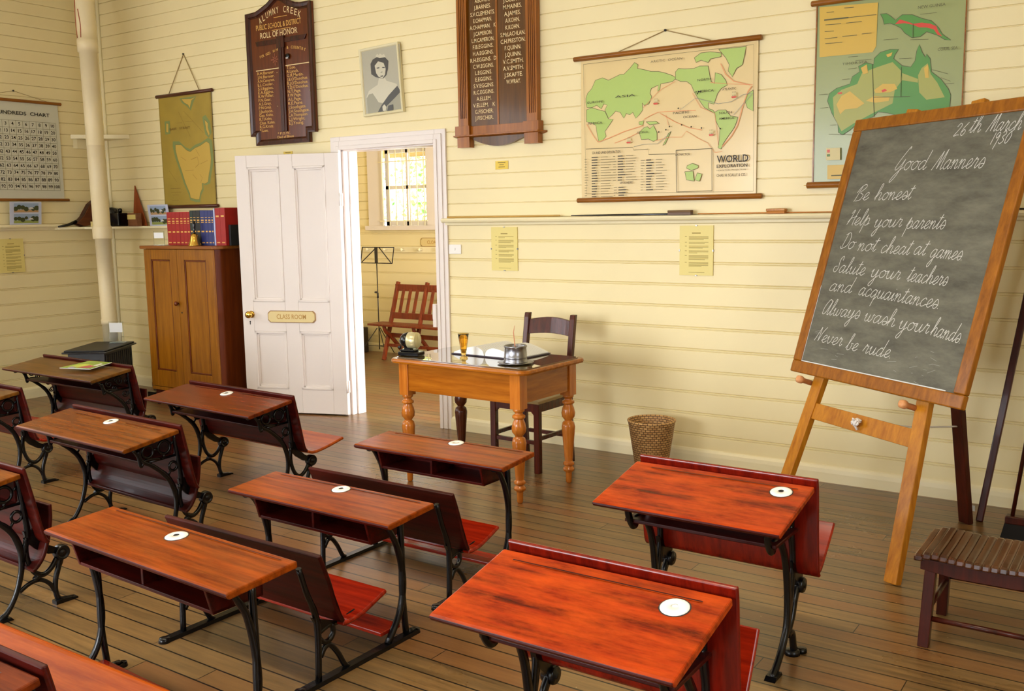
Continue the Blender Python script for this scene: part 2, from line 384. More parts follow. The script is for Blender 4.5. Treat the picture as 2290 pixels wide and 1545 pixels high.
# ------------------------------------------------------------------ room shell
YB, XL, CH = 5.828, -8.9, 4.25
UP = [1.744 + 0.1066*k for k in range(-1, 24)]
LO = [0.195 + 0.1415*k for k in range(10)]
def boarded(mb, s0, s1, zt, F, openings=(), m=None, ups=UP, los=LO):
    """lining boards: V joints above the rail, beaded joints below; F(s, z, d) maps to the room, d = depth into the wall"""
    m = m or WALL; prof = []          # (z, depth)
    for z in los:
        prof += [(z-0.013, 0), (z-0.0095, .005), (z-0.006, 0), (z+0.001, -.001), (z+0.0045, .007), (z+0.009, 0)]
    for z in ups:
        if z > los[-1] + 0.05 and z < zt-0.02: prof += [(z-0.005, 0), (z-.001, .009), (z+.0015, .009), (z+0.0035, 0)]
    prof = [(0, 0)] + sorted(prof) + [(zt, 0)]
    zs = set()
    for o in openings: zs |= {o[2], o[3]}
    out = [prof[0]]
    for a, b in zip(prof, prof[1:]):
        for z in sorted(zs):
            if a[0] < z < b[0]: t = (z-a[0])/(b[0]-a[0]); out.append((z, a[1]+(b[1]-a[1])*t))
        out.append(b)
    for a, b in zip(out, out[1:]):
        zc = (a[0]+b[0])/2; iv = [(s0, s1)]
        for o in openings:
            if o[2] <= zc <= o[3]:
                nv = []
                for p, q in iv:
                    if o[0] > p: nv.append((p, min(q, o[0])))
                    if o[1] < q: nv.append((max(p, o[1]), q))
                iv = nv
        for p, q in iv:
            if q-p > 1e-4:
                mb.face([mb.bm.verts.new(F(*t)) for t in ((p, a[0], a[1]), (q, a[0], a[1]), (q, b[0], b[1]), (p, b[0], b[1]))], m)
def reveal(mb, o, F, depth, m, floor=False):
    s0, s1, z0, z1 = o
    for q in (((s0, z0), (s0, z1)), ((s1, z1), (s1, z0)), ((s0, z1), (s1, z1))) + (() if floor else (((s1, z0), (s0, z0)),)):
        (a, b), (c, d) = q
        mb.face([mb.bm.verts.new(F(*t)) for t in ((a, b, 0), (c, d, 0), (c, d, depth), (a, b, depth))], m)
FB = lambda s, z, d: (s, YB+d, z)
FBR = lambda s, z, d: (s, YB+0.13-d, z)
FL = lambda s, z, d: (XL-d, s, z)
FR = lambda s, z, d: (2.0+d, s, z)
FK = lambda s, z, d: (s, -3.0-d, z)
DOOR = (-5.665, -4.70, 0, 2.20)
mb = MB(); boarded(mb, XL, 2.0, CH, FB, [DOOR]); boarded(mb, XL, -3.0, CH, FBR, [DOOR]); structure(mb.build('wall_back'))
LW = [(y-0.7, y+0.7, 1.1, 3.4) for y in (-1.6, 0.4, 2.4)]
mb = MB(); boarded(mb, -3.0, YB, CH, FL, LW); 
for o in LW: reveal(mb, o, FL, 0.1, WHITE)
structure(mb.build('wall_left'))
RW = [(0.05, 1.75, 1.05, 3.15)]
mb = MB(); boarded(mb, -3.0, YB, CH, FR, RW); reveal(mb, RW[0], FR, 0.1, WHITE); structure(mb.build('wall_right'))
KW = [(x-w_, x+w_, 0.35, 2.75) for x, w_ in ((-7.2, .7), (-4.3, 1.18), (-1.0, .7))]
mb = MB(); boarded(mb, XL, 2.0, CH, FK, KW)
for o in KW: reveal(mb, o, FK, 0.1, WHITE)
structure(mb.build('wall_rear'))
mb = MB(); mb.bx(XL-0.1, 2.1, -3.1, 9.0, -0.06, 0, FLOOR); structure(mb.build('floor'))
mb = MB(); mb.bx(XL-0.1, 2.1, -3.1, 9.0, CH, CH+0.06, CEIL); structure(mb.build('ceiling'))
for x, y in FILL_LAMPS:  # housings made up for the added fill lamps, out of view
    mb = MB(); mb.bx(x-.68, x+.68, y-.13, y+.13, 3.96, 4.06, WPLAST); mb.tube([(x-.4, y, 4.05), (x-.4, y, CH)], .008, WPLAST, 6); mb.tube([(x+.4, y, 4.05), (x+.4, y, CH)], .008, WPLAST, 6); structure(mb.build('fill_light_housing'))
# cloakroom behind the back wall
YC = 8.86
FC = lambda s, z, d: (s, YC+d, z)
FCL = lambda s, z, d: (XL-d, s, z)
FCR = lambda s, z, d: (-3.0+d, s, z)
CW = (-7.95, -7.27, 1.55, 2.46)
UPC = [1.744 + 0.1066*k for k in range(-1, 24)]; LOC = [0.195 + 0.158*k for k in range(9)]
mb = MB(); boarded(mb, XL, -3.0, CH, FC, [CW], los=LOC); structure(mb.build('wall_cloakroom_far'))
mb = MB(); boarded(mb, YB+0.13, YC, CH, FCL); structure(mb.build('wall_cloakroom_left'))
CD = (6.25, 7.45, 0.6, 2.6)
mb = MB(); boarded(mb, YB+0.13, YC, CH, FCR, [CD]); reveal(mb, CD, FCR, 0.1, WHITE); structure(mb.build('wall_cloakroom_right'))
# window frames of the side and rear windows
def sash(name, F, o, m=WHITE, cols=2, rows=2, cw=.1):
    s0, s1, z0, z1 = o; mb = MB()
    def bar(a, b, c, d, k0=0.035, k1=0.07):
        ps = [F(*p) for p in ((a, c, k0), (b, c, k0), (b, d, k0), (a, d, k0), (a, c, k1), (b, c, k1), (b, d, k1), (a, d, k1))]
        v = [mb.bm.verts.new(p) for p in ps]
        for q in ((3, 2, 1, 0), (4, 5, 6, 7), (0, 1, 5, 4), (1, 2, 6, 5), (2, 3, 7, 6), (3, 0, 4, 7)): mb.face([v[i] for i in q], m)
    bar(s0, s0+.05, z0, z1); bar(s1-.05, s1, z0, z1); bar(s0, s1, z0, z0+.06); bar(s0, s1, z1-.05, z1)
    for k in range(1, cols): s = s0+(s1-s0)*k/cols; bar(s-.014, s+.014, z0, z1)
    for k in range(1, rows): z = z0+(z1-z0)*k/rows; bar(s0, s1, z-.02, z+.02)
    # casing round the opening, standing out of the wall
    for a, b, c, d in ((s0-cw, s0, z0-.05, z1+cw), (s1, s1+cw, z0-.05, z1+cw), (s0-cw, s1+cw, z1, z1+cw)): bar(a, b, c, d, -0.022, 0)
    bar(s0-cw-.03, s1+cw+.03, z0-.05, z0, -0.06, 0.03)
    return structure(mb.build(name))
sash('window_1', FL, LW[0]); sash('window_8', FL, LW[1]); sash('window_9', FL, LW[2]); sash('window_2', FR, RW[0]); sash('window_6', FCR, CD)
for i, o in enumerate(KW): sash('window_%d' % (i+3), FK, o)
wf = sash('window_7', FC, CW, WHITE, 2, 2, .24)
mb = MB()
for z in (1.6, 2.30): mb.bx(-7.98, -7.24, YC-.052, YC-.040, z, z+.012, TRIM)
for k in range(7): x = -7.93+k*0.108; mb.tube([(x, YC-.046, 1.5), (x, YC-.046, 2.47)], .007, TRIM, 8)
o = mb.build('security_bars', wf); o['label'] = 'cream vertical bars across the window'
mb = MB(); mb.bx(-7.90, -7.32, YC+.05, YC+.054, 1.6, 2.42, GLASS); mb.build('pane', wf)
# skirtings
def skirt(name, F, s0, s1, cut=None):
    mb = MB()
    for a, b in ([(s0, s1)] if not cut else [(s0, cut[0]), (cut[1], s1)]):
        pr = [(0, 0), (-.02, 0), (-.021, .06), (-.018, .085), (-.010, .1), (0, .104)]
        mb.loft([[F(a, z, d) for d, z in pr], [F(b, z, d) for d, z in pr]], TRIM, sm=False)
    return structure(mb.build(name))
skirt('baseboard_back', FB, XL, 2.0, (-5.78, -4.59)); skirt('baseboard_left', FL, -3.0, YB); skirt('baseboard_right', FR, -3.0, YB); skirt('baseboard_rear', FK, XL, 2.0)
skirt('baseboard_cloakroom', FC, XL, -3.0)
# chalk rail (round-nosed ledge) on the back and left walls
def rail(name, F, s0, s1):
    mb = MB(); pr = [(0, 1.636), (-.058, 1.636), (-.070, 1.632), (-.076, 1.621), (-.070, 1.609), (-.056, 1.602), (-.02, 1.602), (-.018, 1.585), (0, 1.578)]
    mb.loft([[F(s0, z, d) for d, z in pr], [F(s1, z, d) for d, z in pr]], TRIM, sm=False)
    return structure(mb.build(name))
rail('trim_1', FB, -4.60, 2.0); rail('trim_2', FL, -1.0, 5.25)
mb = MB(); mb.tube([(XL+.012, YB-.012, 0.1), (XL+.012, YB-.012, CH)], .016, TRIM, 8); structure(mb.build('trim_3'))
# narrow ledge round the corner, wider over the stove
mb = MB(); mb.prism([(XL, 5.2), (XL+.07, 5.2), (XL+.16, 5.42), (XL+.52, 5.70), (XL+.80, 5.745), (-6.1, 5.745), (-6.1, YB), (XL, YB)], 1.582, 1.604, TRIM, 'xy'); structure(mb.build('trim_4', bevel=.004))
# door casing and lining
mb = MB()
for d0, d1, wd in ((0, .018, .105), (.018, .028, .07), (.028, .036, .03)):
    x0, x1, z1 = DOOR[0]-.012, DOOR[1]+.012, 2.20
    mb.bx(x0-wd, x0, YB-d1, YB-d0, 0, z1+wd, WHITE); mb.bx(x1, x1+wd, YB-d1, YB-d0, 0, z1+wd, WHITE); mb.bx(x0, x1, YB-d1, YB-d0, z1, z1+wd, WHITE)
mb.bx(DOOR[0]-.02, DOOR[0]+.012, YB-.002, YB+.15, 0, 2.2, WHITE); mb.bx(DOOR[1]-.012, DOOR[1]+.02, YB-.002, YB+.15, 0, 2.2, WHITE); mb.bx(DOOR[0]-.02, DOOR[1]+.02, YB-.002, YB+.15, 2.188, 2.22, WHITE)
mb.bx(DOOR[0]+.012, DOOR[0]+.03, YB+.05, YB+.14, 0, 2.188, WHITE); mb.bx(DOOR[1]-.03, DOOR[1]-.012, YB+.05, YB+.14, 0, 2.188, WHITE)
cs = structure(mb.build('trim_5', bevel=.003))
mb = MB(); mb.bx(DOOR[1]-.022, DOOR[1]+.012, YB-.05, YB-.01, .80, .98, WHITE); mb.bx(DOOR[1]-.028, DOOR[1]-.02, YB-.045, YB-.015, .86, .92, WPLAST); mb.build('lock_keep', cs, bevel=.003)
# ------------------------------------------------------------------ the open door
dr = bpy.data.objects.new('door_1', None); COL.objects.link(dr); dr.location = (-5.665, 5.80, 0); dr.rotation_euler = (0, 0, R(20)); dr['kind'] = 'structure'
# local x runs from the hinge (0) to the free edge (-0.935); the face seen looks along -y
PX = [(.125, .412, .962, 2.083), (.543, .834, .958, 2.072), (.125, .406, .215, .715), (.530, .822, .222, .705)]
mb = MB(); z0, z1, W_ = .012, 2.178, .935
xs = [0, .125, .412, .534, .83, W_]
for a, b in ((0, .125), (.412, .534), (.83, W_)): mb.bx(-b, -a, -.04, 0, z0, z1, WHITE)
for a, b in ((.125, .412), (.534, .83)):
    for c, d in ((z0, .218), (.71, .96), (2.078, z1)): mb.bx(-b, -a, -.04, 0, c, d, WHITE)
    for c, d in ((.218, .71), (.96, 2.078)):
        mb.bx(-b, -a, -.026, -.014, c, d, WHITE)
        for k, (wd, dp) in enumerate(((.018, .046), (.034, .034))):
            mb.bx(-b, -b+wd, -dp, -.02, c, d, WHITE); mb.bx(-a-wd, -a, -dp, -.02, c, d, WHITE); mb.bx(-b, -a, -dp, -.02, c, c+wd, WHITE); mb.bx(-b, -a, -dp, -.02, d-wd, d, WHITE)
mb.build('door_leaf', dr, bevel=.003)
mb = MB(); mb.lathe([(.012, -.04), (.012, -.062), (.026, -.068), (.031, -.08), (.029, -.094), (.018, -.102), (.001, -.104)], BRASS, (-.855, 0, .852), 18, 'y'); mb.lathe([(.03, -.04), (.03, -.044), (.001, -.045)], BRASS, (-.855, 0, .852), 18, 'y'); mb.build('door_knob', dr)
mb = MB(); mb.lathe([(.006, -.04), (.006, -.0415), (.001, -.0416)], BLACK, (-.868, 0, .790), 12, 'y'); mb.bx(-.871, -.865, -.0416, -.04, .765, .79, BLACK); mb.build('keyhole', dr)
def plaque(parent, x0, x1, z0, z1, y, txt, tw):
    c = .022; mb = MB()
    def oc(e): return [(x0+c+e, z0+e), (x1-c-e, z0+e), (x1-e, z0+c+e), (x1-e, z1-c-e), (x1-c-e, z1-e), (x0+c+e, z1-e), (x0+e, z1-c-e), (x0+e, z0+c+e)]
    mb.prism(oc(0), y, y-.01, mat('sign_edge', (160, 120, 70), .5)); mb.prism(oc(.006), y-.01, y-.0125, mat('sign_face', (222, 200, 140), .45))
    p = mb.build('sign', parent); p['label'] = 'cream name plaque with clipped corners'
    m2 = MB(); m2.text(txt, (x0+x1)/2, (z0+z1)/2-.018, .055, mat('sign_letters', (186, 138, 62), .5), lambda x, z, d: (x, y-.0135, z), 0, 'CENTER', tw, .012); m2.build('lettering', p)
plaque(dr, -.695, -.258, .785, .886, -.04, 'CLASS ROOM', .27)
mb = MB()
for z in (.25, 1.80): mb.tube([(0.004, -.046, z-.05), (0.004, -.046, z+.05)], .008, WHITE, 8); mb.bx(-.002, .02, -.046, -.02, z-.05, z+.05, WHITE)
mb.build('hinges', dr)
WORDS=[('26',0.299,2.056,0.229,2.056),('th',0.213,2.065,0.145,2.063),('March',0.110,2.062,-0.073,2.055),('1930',0.076,2.000,-0.032,1.999),('Good',0.628,1.911,0.417,1.904),('Manners',0.376,1.901,0.076,1.894),('Be',0.865,1.756,0.759,1.763),('honest',0.716,1.759,0.463,1.759),('Help',0.869,1.630,0.705,1.628),('your',0.668,1.619,0.476,1.621),('parents',0.446,1.613,0.206,1.613),('Do',0.877,1.505,0.771,1.503),('not',0.744,1.495,0.608,1.496),('cheat',0.575,1.490,0.378,1.485),('at',0.354,1.489,0.277,1.486),('games.',0.248,1.479,0.051,1.471),('Salute',0.885,1.378,0.645,1.370),('your',0.600,1.367,0.395,1.361),('teachers',0.351,1.359,0.105,1.351),('and',0.876,1.276,0.702,1.275),('acquaintances.',0.651,1.270,0.111,1.243),('Always',0.884,1.150,0.602,1.150),('wash',0.565,1.145,0.350,1.134),('your',0.324,1.131,0.133,1.126),('hands.',0.122,1.122,-0.059,1.103),('Never',0.885,1.006,0.672,1.000),('be',0.639,0.988,0.555,0.990),('rude.',0.515,0.988,0.318,0.985),]
WORLD=[('green',0,[(-3363,2429),(-3349,2460),(-3317,2488),(-3289,2540),(-3234,2551),(-3189,2531),(-3154,2543),(-3100,2561),(-3074,2559),(-3030,2593),(-2996,2627),(-2970,2609),(-2978,2588),(-2927,2575),(-2876,2559),(-2825,2554),(-2775,2539),(-2725,2519),(-2700,2502),(-2725,2482),(-2766,2478),(-2808,2475),(-2816,2438),(-2828,2428),(-2824,2469),(-2875,2451),(-2884,2421),(-2871,2398),(-2892,2354),(-2926,2349),(-2939,2365),(-2935,2320),(-2960,2291),(-2986,2270),(-3008,2310),(-3030,2296),(-3056,2306),(-3074,2276),(-3101,2316),(-3136,2327),(-3163,2302),(-3190,2284),(-3217,2340),(-3199,2370),(-3226,2380),(-3244,2350),(-3280,2376),(-3317,2363),(-3354,2366),(-3363,2398)]),('green',0,[(-3359,2351),(-3317,2362),(-3262,2344),(-3217,2331),(-3190,2280),(-3154,2275),(-3190,2230),(-3217,2200),(-3208,2168),(-3236,2139),(-3263,2132),(-3277,2188),(-3286,2243),(-3318,2261),(-3359,2272)]),('green',0,[(-2188,2385),(-2226,2360),(-2240,2326),(-2224,2282),(-2186,2258)]),('green',0,[(-2704,2539),(-2684,2559),(-2643,2552),(-2579,2549),(-2539,2560),(-2483,2555),(-2471,2496),(-2462,2459),(-2438,2442),(-2435,2510),(-2396,2496),(-2365,2457),(-2356,2428),(-2395,2410),(-2418,2383),(-2433,2341),(-2441,2320),(-2480,2330),(-2476,2294),(-2448,2284),(-2424,2254),(-2448,2270),(-2504,2303),(-2528,2334),(-2553,2372),(-2577,2411),(-2594,2449),(-2626,2474),(-2667,2477),(-2704,2495)]),('green',0,[(-2575,2614),(-2532,2639),(-2468,2639),(-2398,2625),(-2398,2603),(-2468,2596),(-2483,2576),(-2531,2595),(-2563,2584)]),('green',0,[(-2414,2648),(-2238,2646),(-2245,2602),(-2259,2540),(-2297,2522),(-2323,2475),(-2350,2513),(-2343,2548),(-2367,2593)]),('green',0,[(-2436,2269),(-2409,2281),(-2362,2278),(-2330,2240),(-2284,2229),(-2291,2201),(-2306,2166),(-2344,2118),(-2375,2076),(-2390,2041),(-2410,2049),(-2402,2100),(-2399,2165),(-2428,2218)]),('green',0,[(-2960,2177),(-2926,2205),(-2900,2211),(-2883,2195),(-2857,2216),(-2831,2169),(-2831,2124),(-2857,2114),(-2891,2131),(-2943,2130)]),('green',0,[(-2731,2170),(-2751,2134),(-2772,2094),(-2789,2084),(-2768,2120),(-2751,2157)]),('green',0,[(-2960,2245),(-2926,2251),(-2934,2221),(-2960,2230)]),('green',0,[(-2909,2242),(-2840,2241),(-2815,2225),(-2883,2221)]),('green',0,[(-2617,1948),(-2581,1961),(-2540,1945),(-2544,1930),(-2588,1917),(-2621,1933)]),('green',0,[(-2633,1911),(-2576,1912),(-2572,1871),(-2567,1849),(-2620,1858)]),('green',0,[(-2547,1900),(-2515,1892),(-2531,1847),(-2563,1856)]),('orange',5,[(-3268,2132),(-3190,2152),(-3065,2191),(-2926,2220)]),('orange',4,[(-3141,2118),(-3048,2144),(-2960,2177)]),('orange',4,[(-2926,2258),(-2874,2281),(-2824,2297),(-2707,2296),(-2560,2289)]),('orange',4,[(-2807,2288),(-2706,2229),(-2607,2185),(-2518,2165)]),('orange',6,[(-2196,2407),(-2218,2381),(-2247,2305),(-2283,2179),(-2321,2117),(-2382,2055)]),('orange',4,[(-3355,2256),(-3309,2182),(-3268,2132)]),('orange',3,[(-2704,2480),(-2791,2444),(-2833,2417),(-2926,2334)]),('orange',3,[(-2585,2397),(-2528,2305),(-2432,2261),(-2406,2063)]),('orange',3,[(-2765,2277),(-2748,2209)]),('orange',3,[(-2466,2452),(-2357,2435),(-2189,2414)]),('orange',5,[(-2397,2560),(-2365,2493),(-2311,2446),(-2204,2415)]),('orange',3,[(-2840,2117),(-2739,2134),(-2656,2129),(-2623,2164),(-2542,2115),(-2477,2082),(-2429,2021),(-2382,2026)]),('grey',3,[(-2188,2364),(-2248,2362),(-2324,2325),(-2409,2318),(-2561,2366)]),('grey',3,[(-2195,2358),(-2247,2305),(-2307,2245)]),('grey',3,[(-2995,2087),(-2925,2098),(-2823,2097),(-2739,2156)]),('grey',2,[(-2665,2300),(-2561,2366)]),('dark',2,[(-3375,2651),(-2186,2651),(-2173,1774),(-3358,1788),(-3375,2651)]),('dark',3,[(-3360,2090),(-3004,2083),(-2995,2064),(-2891,2066),(-2886,2031),(-2700,2026)]),('dark',5,[(-2691,2048),(-2447,2047),(-2443,1785),(-2686,1784),(-2691,2048)])]
AUS=[('yellow',0,[(-1797,2819),(-1470,2803),(-1472,2565),(-1491,2534),(-1790,2537)]),('agreen',0,[(-1455,2738),(-1422,2737),(-1402,2722),(-1372,2695),(-1338,2720),(-1286,2714),(-1235,2688),(-1184,2669),(-1145,2626),(-1126,2591),(-1081,2555),(-1112,2561),(-1150,2588),(-1207,2614),(-1238,2591),(-1282,2590),(-1321,2620),(-1342,2649),(-1374,2669),(-1401,2682),(-1433,2680),(-1441,2713)]),('red',0,[(-1375,2673),(-1350,2696),(-1304,2677),(-1278,2664),(-1234,2665),(-1190,2654),(-1158,2637),(-1145,2606),(-1125,2579),(-1150,2591),(-1170,2622),(-1208,2636),(-1246,2641),(-1278,2658),(-1323,2673)]),('agreen',0,[(-1737,2284),(-1727,2325),(-1686,2352),(-1611,2370),(-1598,2410),(-1558,2433),(-1566,2464),(-1526,2480),(-1482,2466),(-1480,2499),(-1448,2529),(-1396,2540),(-1350,2535),(-1369,2508),(-1375,2488),(-1328,2444),(-1282,2433),(-1261,2464),(-1254,2515),(-1242,2550),(-1225,2506),(-1208,2478),(-1202,2494),(-1183,2469),(-1173,2397),(-1122,2353),(-1083,2298),(-1069,2264),(-1072,2200),(-1095,2150),(-1137,2120),(-1220,2132),(-1317,2165),(-1397,2191),(-1450,2201),(-1476,2176),(-1556,2147),(-1603,2109),(-1644,2084),(-1668,2099),(-1673,2148),(-1710,2213),(-1725,2255)]),('olive',0,[(-1706,2302),(-1658,2340),(-1570,2366),(-1545,2425),(-1459,2450),(-1380,2469),(-1333,2418),(-1325,2365),(-1362,2315),(-1372,2242),(-1477,2196),(-1583,2145),(-1651,2105),(-1696,2191)]),('olive',0,[(-1225,2421),(-1194,2444),(-1176,2384),(-1140,2335),(-1113,2281),(-1099,2254),(-1193,2248),(-1232,2291),(-1242,2384)]),('olive',0,[(-1326,2404),(-1241,2364),(-1241,2344),(-1325,2365)]),('yellow',0,[(-1684,2259),(-1657,2305),(-1610,2329),(-1567,2291),(-1526,2254),(-1566,2230),(-1634,2228),(-1661,2202)]),('yellow',0,[(-1474,2324),(-1429,2354),(-1363,2348),(-1349,2320),(-1388,2304),(-1467,2307)]),('yellow',0,[(-1519,2267),(-1473,2291),(-1387,2277),(-1393,2257),(-1465,2253)]),('yellow',0,[(-1552,2453),(-1519,2470),(-1511,2422),(-1538,2417)]),('yellow',0,[(-1212,2420),(-1191,2437),(-1185,2365),(-1204,2367)]),('yellow',0,[(-1415,2512),(-1382,2522),(-1388,2503),(-1407,2498)]),('red',0,[(-1679,2326),(-1654,2327),(-1654,2317),(-1677,2318)]),('red',0,[(-1434,2318),(-1415,2326),(-1404,2315),(-1427,2307)]),('adark',3,[(-1489,2467),(-1469,2175)]),('adark',3,[(-1331,2438),(-1328,2272)]),('adark',3,[(-1476,2284),(-1279,2272)]),('adark',3,[(-1278,2664),(-1275,2589)]),('adark',7,[(-1767,2743),(-1629,2740)]),('adark',3,[(-1629,2740),(-1475,2737)]),('adark',3,[(-1759,2715),(-1669,2711)]),('adark',3,[(-1642,2711),(-1554,2709)]),('adark',3,[(-1762,2678),(-1709,2675)]),('adark',3,[(-1761,2637),(-1688,2637)]),('adark',3,[(-1660,2639),(-1578,2637)]),('adark',3,[(-1551,2640),(-1498,2640)]),('adark',3,[(-1756,2609),(-1659,2607)]),('adark',3,[(-1754,2783),(-1712,2782)]),('adark',3,[(-1654,2795),(-1600,2793)]),('adark',2,[(-1168,2406),(-1086,2376)]),('adark',2,[(-1122,2360),(-1072,2336)]),('adark',2,[(-1102,2325),(-1053,2324)]),('adark',2,[(-1581,2496),(-1493,2494)]),('adark',2,[(-1620,2452),(-1573,2455)]),('adark',2,[(-1653,2397),(-1612,2397)]),('adark',2,[(-1784,2322),(-1734,2322)]),('adark',2,[(-1775,2245),(-1729,2245)]),('adark',2,[(-1715,2144),(-1677,2143)]),('adark',2,[(-1721,2092),(-1588,2080)]),('adark',2,[(-1242,2708),(-1155,2707)]),('adark',2,[(-1288,2578),(-1193,2570)]),('adark',2,[(-1342,2482),(-1278,2479)]),('adark',2,[(-1622,2520),(-1568,2518)]),('adark',2,[(-1135,2519),(-1086,2517)]),('adark',2,[(-1430,2593),(-1352,2591)]),('cream',0,[(-1733,2012),(-1652,2011),(-1650,1941),(-1731,1942)]),('red',0,[(-1727,2003),(-1711,2003),(-1711,1986),(-1726,1986)]),('agreen',0,[(-1726,1975),(-1710,1975),(-1710,1965),(-1726,1965)]),('yellow',0,[(-1723,1913),(-1618,1912),(-1615,1832),(-1721,1832)]),('adark',6,[(-1699,1852),(-1616,1853)])]
TAS=[('tgreen',0,[(-7834,2388),(-7738,2383),(-7655,2327),(-7592,2306),(-7509,2340),(-7422,2357),(-7320,2393),(-7273,2370),(-7265,2307),(-7259,2209),(-7281,2126),(-7307,2060),(-7328,1984),(-7386,1969),(-7428,1979),(-7425,1928),(-7466,1878),(-7486,1818),(-7543,1819),(-7629,1838),(-7639,1882),(-7703,1987),(-7751,2102),(-7812,2234),(-7839,2336)]),('tland',0,[(-7796,2355),(-7712,2350),(-7641,2299),(-7586,2281),(-7514,2312),(-7438,2328),(-7348,2362),(-7308,2341),(-7301,2282),(-7295,2204),(-7314,2127),(-7338,2066),(-7357,1996),(-7407,1982),(-7444,1991),(-7442,1943),(-7477,1897),(-7495,1842),(-7545,1843),(-7619,1860),(-7628,1901),(-7682,1998),(-7724,2104),(-7776,2226),(-7800,2307)]),('tgreen',0,[(-7697,2771),(-7458,2772),(-7500,2721),(-7544,2650),(-7591,2689),(-7663,2726)]),('tland',0,[(-7672,2762),(-7535,2755),(-7471,2765),(-7524,2738),(-7555,2671),(-7577,2703),(-7625,2723)]),('tgreen',0,[(-7384,2581),(-7339,2597),(-7284,2536),(-7269,2435),(-7309,2391),(-7355,2424),(-7372,2503)]),('tland',0,[(-7355,2556),(-7310,2522),(-7313,2484),(-7294,2429),(-7308,2406),(-7339,2462)]),('tgreen',0,[(-7936,2579),(-7858,2578),(-7863,2462),(-7936,2455)]),('tland',0,[(-7912,2561),(-7880,2551),(-7888,2472),(-7920,2482)]),('tdark',2,[(-7721,2651),(-7567,2413)]),('tdark',2,[(-7645,2654),(-7378,2441)]),('tdark',2,[(-7751,2551),(-7674,2550)]),('tdark',2,[(-7623,2554),(-7510,2555)]),('tdark',2,[(-7502,2300),(-7452,2235)]),('tdark',3,[(-7574,2209),(-7484,2229),(-7465,2165),(-7518,2135)]),('tdark',2,[(-7672,2110),(-7545,2113)]),('tdark',2,[(-7723,2240),(-7650,2204)]),('tdark',2,[(-7440,2164),(-7339,2191)]),('tdark',2,[(-7461,2070),(-7427,2038),(-7456,1991)]),('tdark',2,[(-7561,2074),(-7503,2024)]),('tdark',3,[(-7901,1952),(-7751,1952)]),('tdark',2,[(-7892,1916),(-7742,1916)]),('tdark',2,[(-7874,1891),(-7783,1891)]),('tdark',2,[(-7893,1838),(-7788,1840)]),('tdark',2,[(-7904,2119),(-7797,2010)])]
POR=[('pbg',0,[(-5376,2953),(-4996,2964),(-4983,2467),(-5352,2459)]),('pl',0,[(-5328,2640),(-5233,2679),(-5215,2739),(-5157,2726),(-5140,2701),(-5040,2670),(-5000,2616),(-4985,2548),(-4996,2471),(-5345,2464),(-5353,2596)]),('pm',0,[(-5329,2613),(-5287,2617),(-5229,2545),(-5178,2533),(-5095,2557),(-5022,2633),(-4989,2556),(-4996,2471),(-5345,2464),(-5352,2585)]),('pd',0,[(-5031,2655),(-4998,2608),(-5065,2562),(-5138,2515),(-5181,2468),(-5242,2468),(-5199,2520),(-5124,2589)]),('pd',0,[(-5300,2844),(-5275,2875),(-5213,2893),(-5152,2883),(-5113,2848),(-5120,2789),(-5138,2743),(-5174,2720),(-5251,2738),(-5296,2765)]),('pl',0,[(-5257,2825),(-5220,2855),(-5164,2838),(-5144,2792),(-5152,2749),(-5179,2723),(-5220,2738),(-5244,2768)]),('pl',0,[(-5246,2895),(-5227,2913),(-5212,2902),(-5197,2912),(-5177,2899),(-5156,2904),(-5140,2879),(-5203,2878)]),('pd',0,[(-5237,2808),(-5208,2810),(-5209,2802),(-5235,2801)]),('pd',0,[(-5180,2808),(-5153,2806),(-5154,2798),(-5178,2801)]),('pd',0,[(-5201,2743),(-5171,2745),(-5172,2736),(-5197,2735)]),('pm',0,[(-5198,2771),(-5177,2776),(-5178,2764),(-5194,2764)]),('pl',0,[(-5189,2508),(-5168,2525),(-5148,2505),(-5155,2475),(-5185,2475)]),('pd',0,[(-5140,2471),(-5079,2472),(-5079,2518),(-5128,2511)])]
# ------------------------------------------------------------------ school desks
def inkwell(mb, x, y, z, tilt, lid=True):
    M = Matrix.Rotation(tilt, 3, 'X')
    for r0, z0, r1, z1, m in ((.0, .004, .030, .0042, PORC), (.030, .0042, .034, .001, PORC), (.034, .0012, .040, .0012, DARK)):
        pass
    seg = 24; prof = [(.0385, .0008), (.0385, .002), (.034, .0045), (.010, .005), (.0085, .003), (.0005, .003)]
    rings = []
    for r, h in prof:
        rings.append([tuple(M @ Vector((r*math.cos(2*math.pi*k/seg), r*math.sin(2*math.pi*k/seg), h)) + Vector((x, y, z))) for k in range(seg)])
    mb.loft(rings[:5], PORC, caps=False)
    mb.loft(rings[3:], DARK if lid else PORC, caps=False); mb.loft([[tuple(M @ Vector((.042*math.cos(2*math.pi*k/seg), .042*math.sin(2*math.pi*k/seg), .0005)) + Vector((x, y, z))) for k in range(seg)], rings[0]], DARK, caps=False)
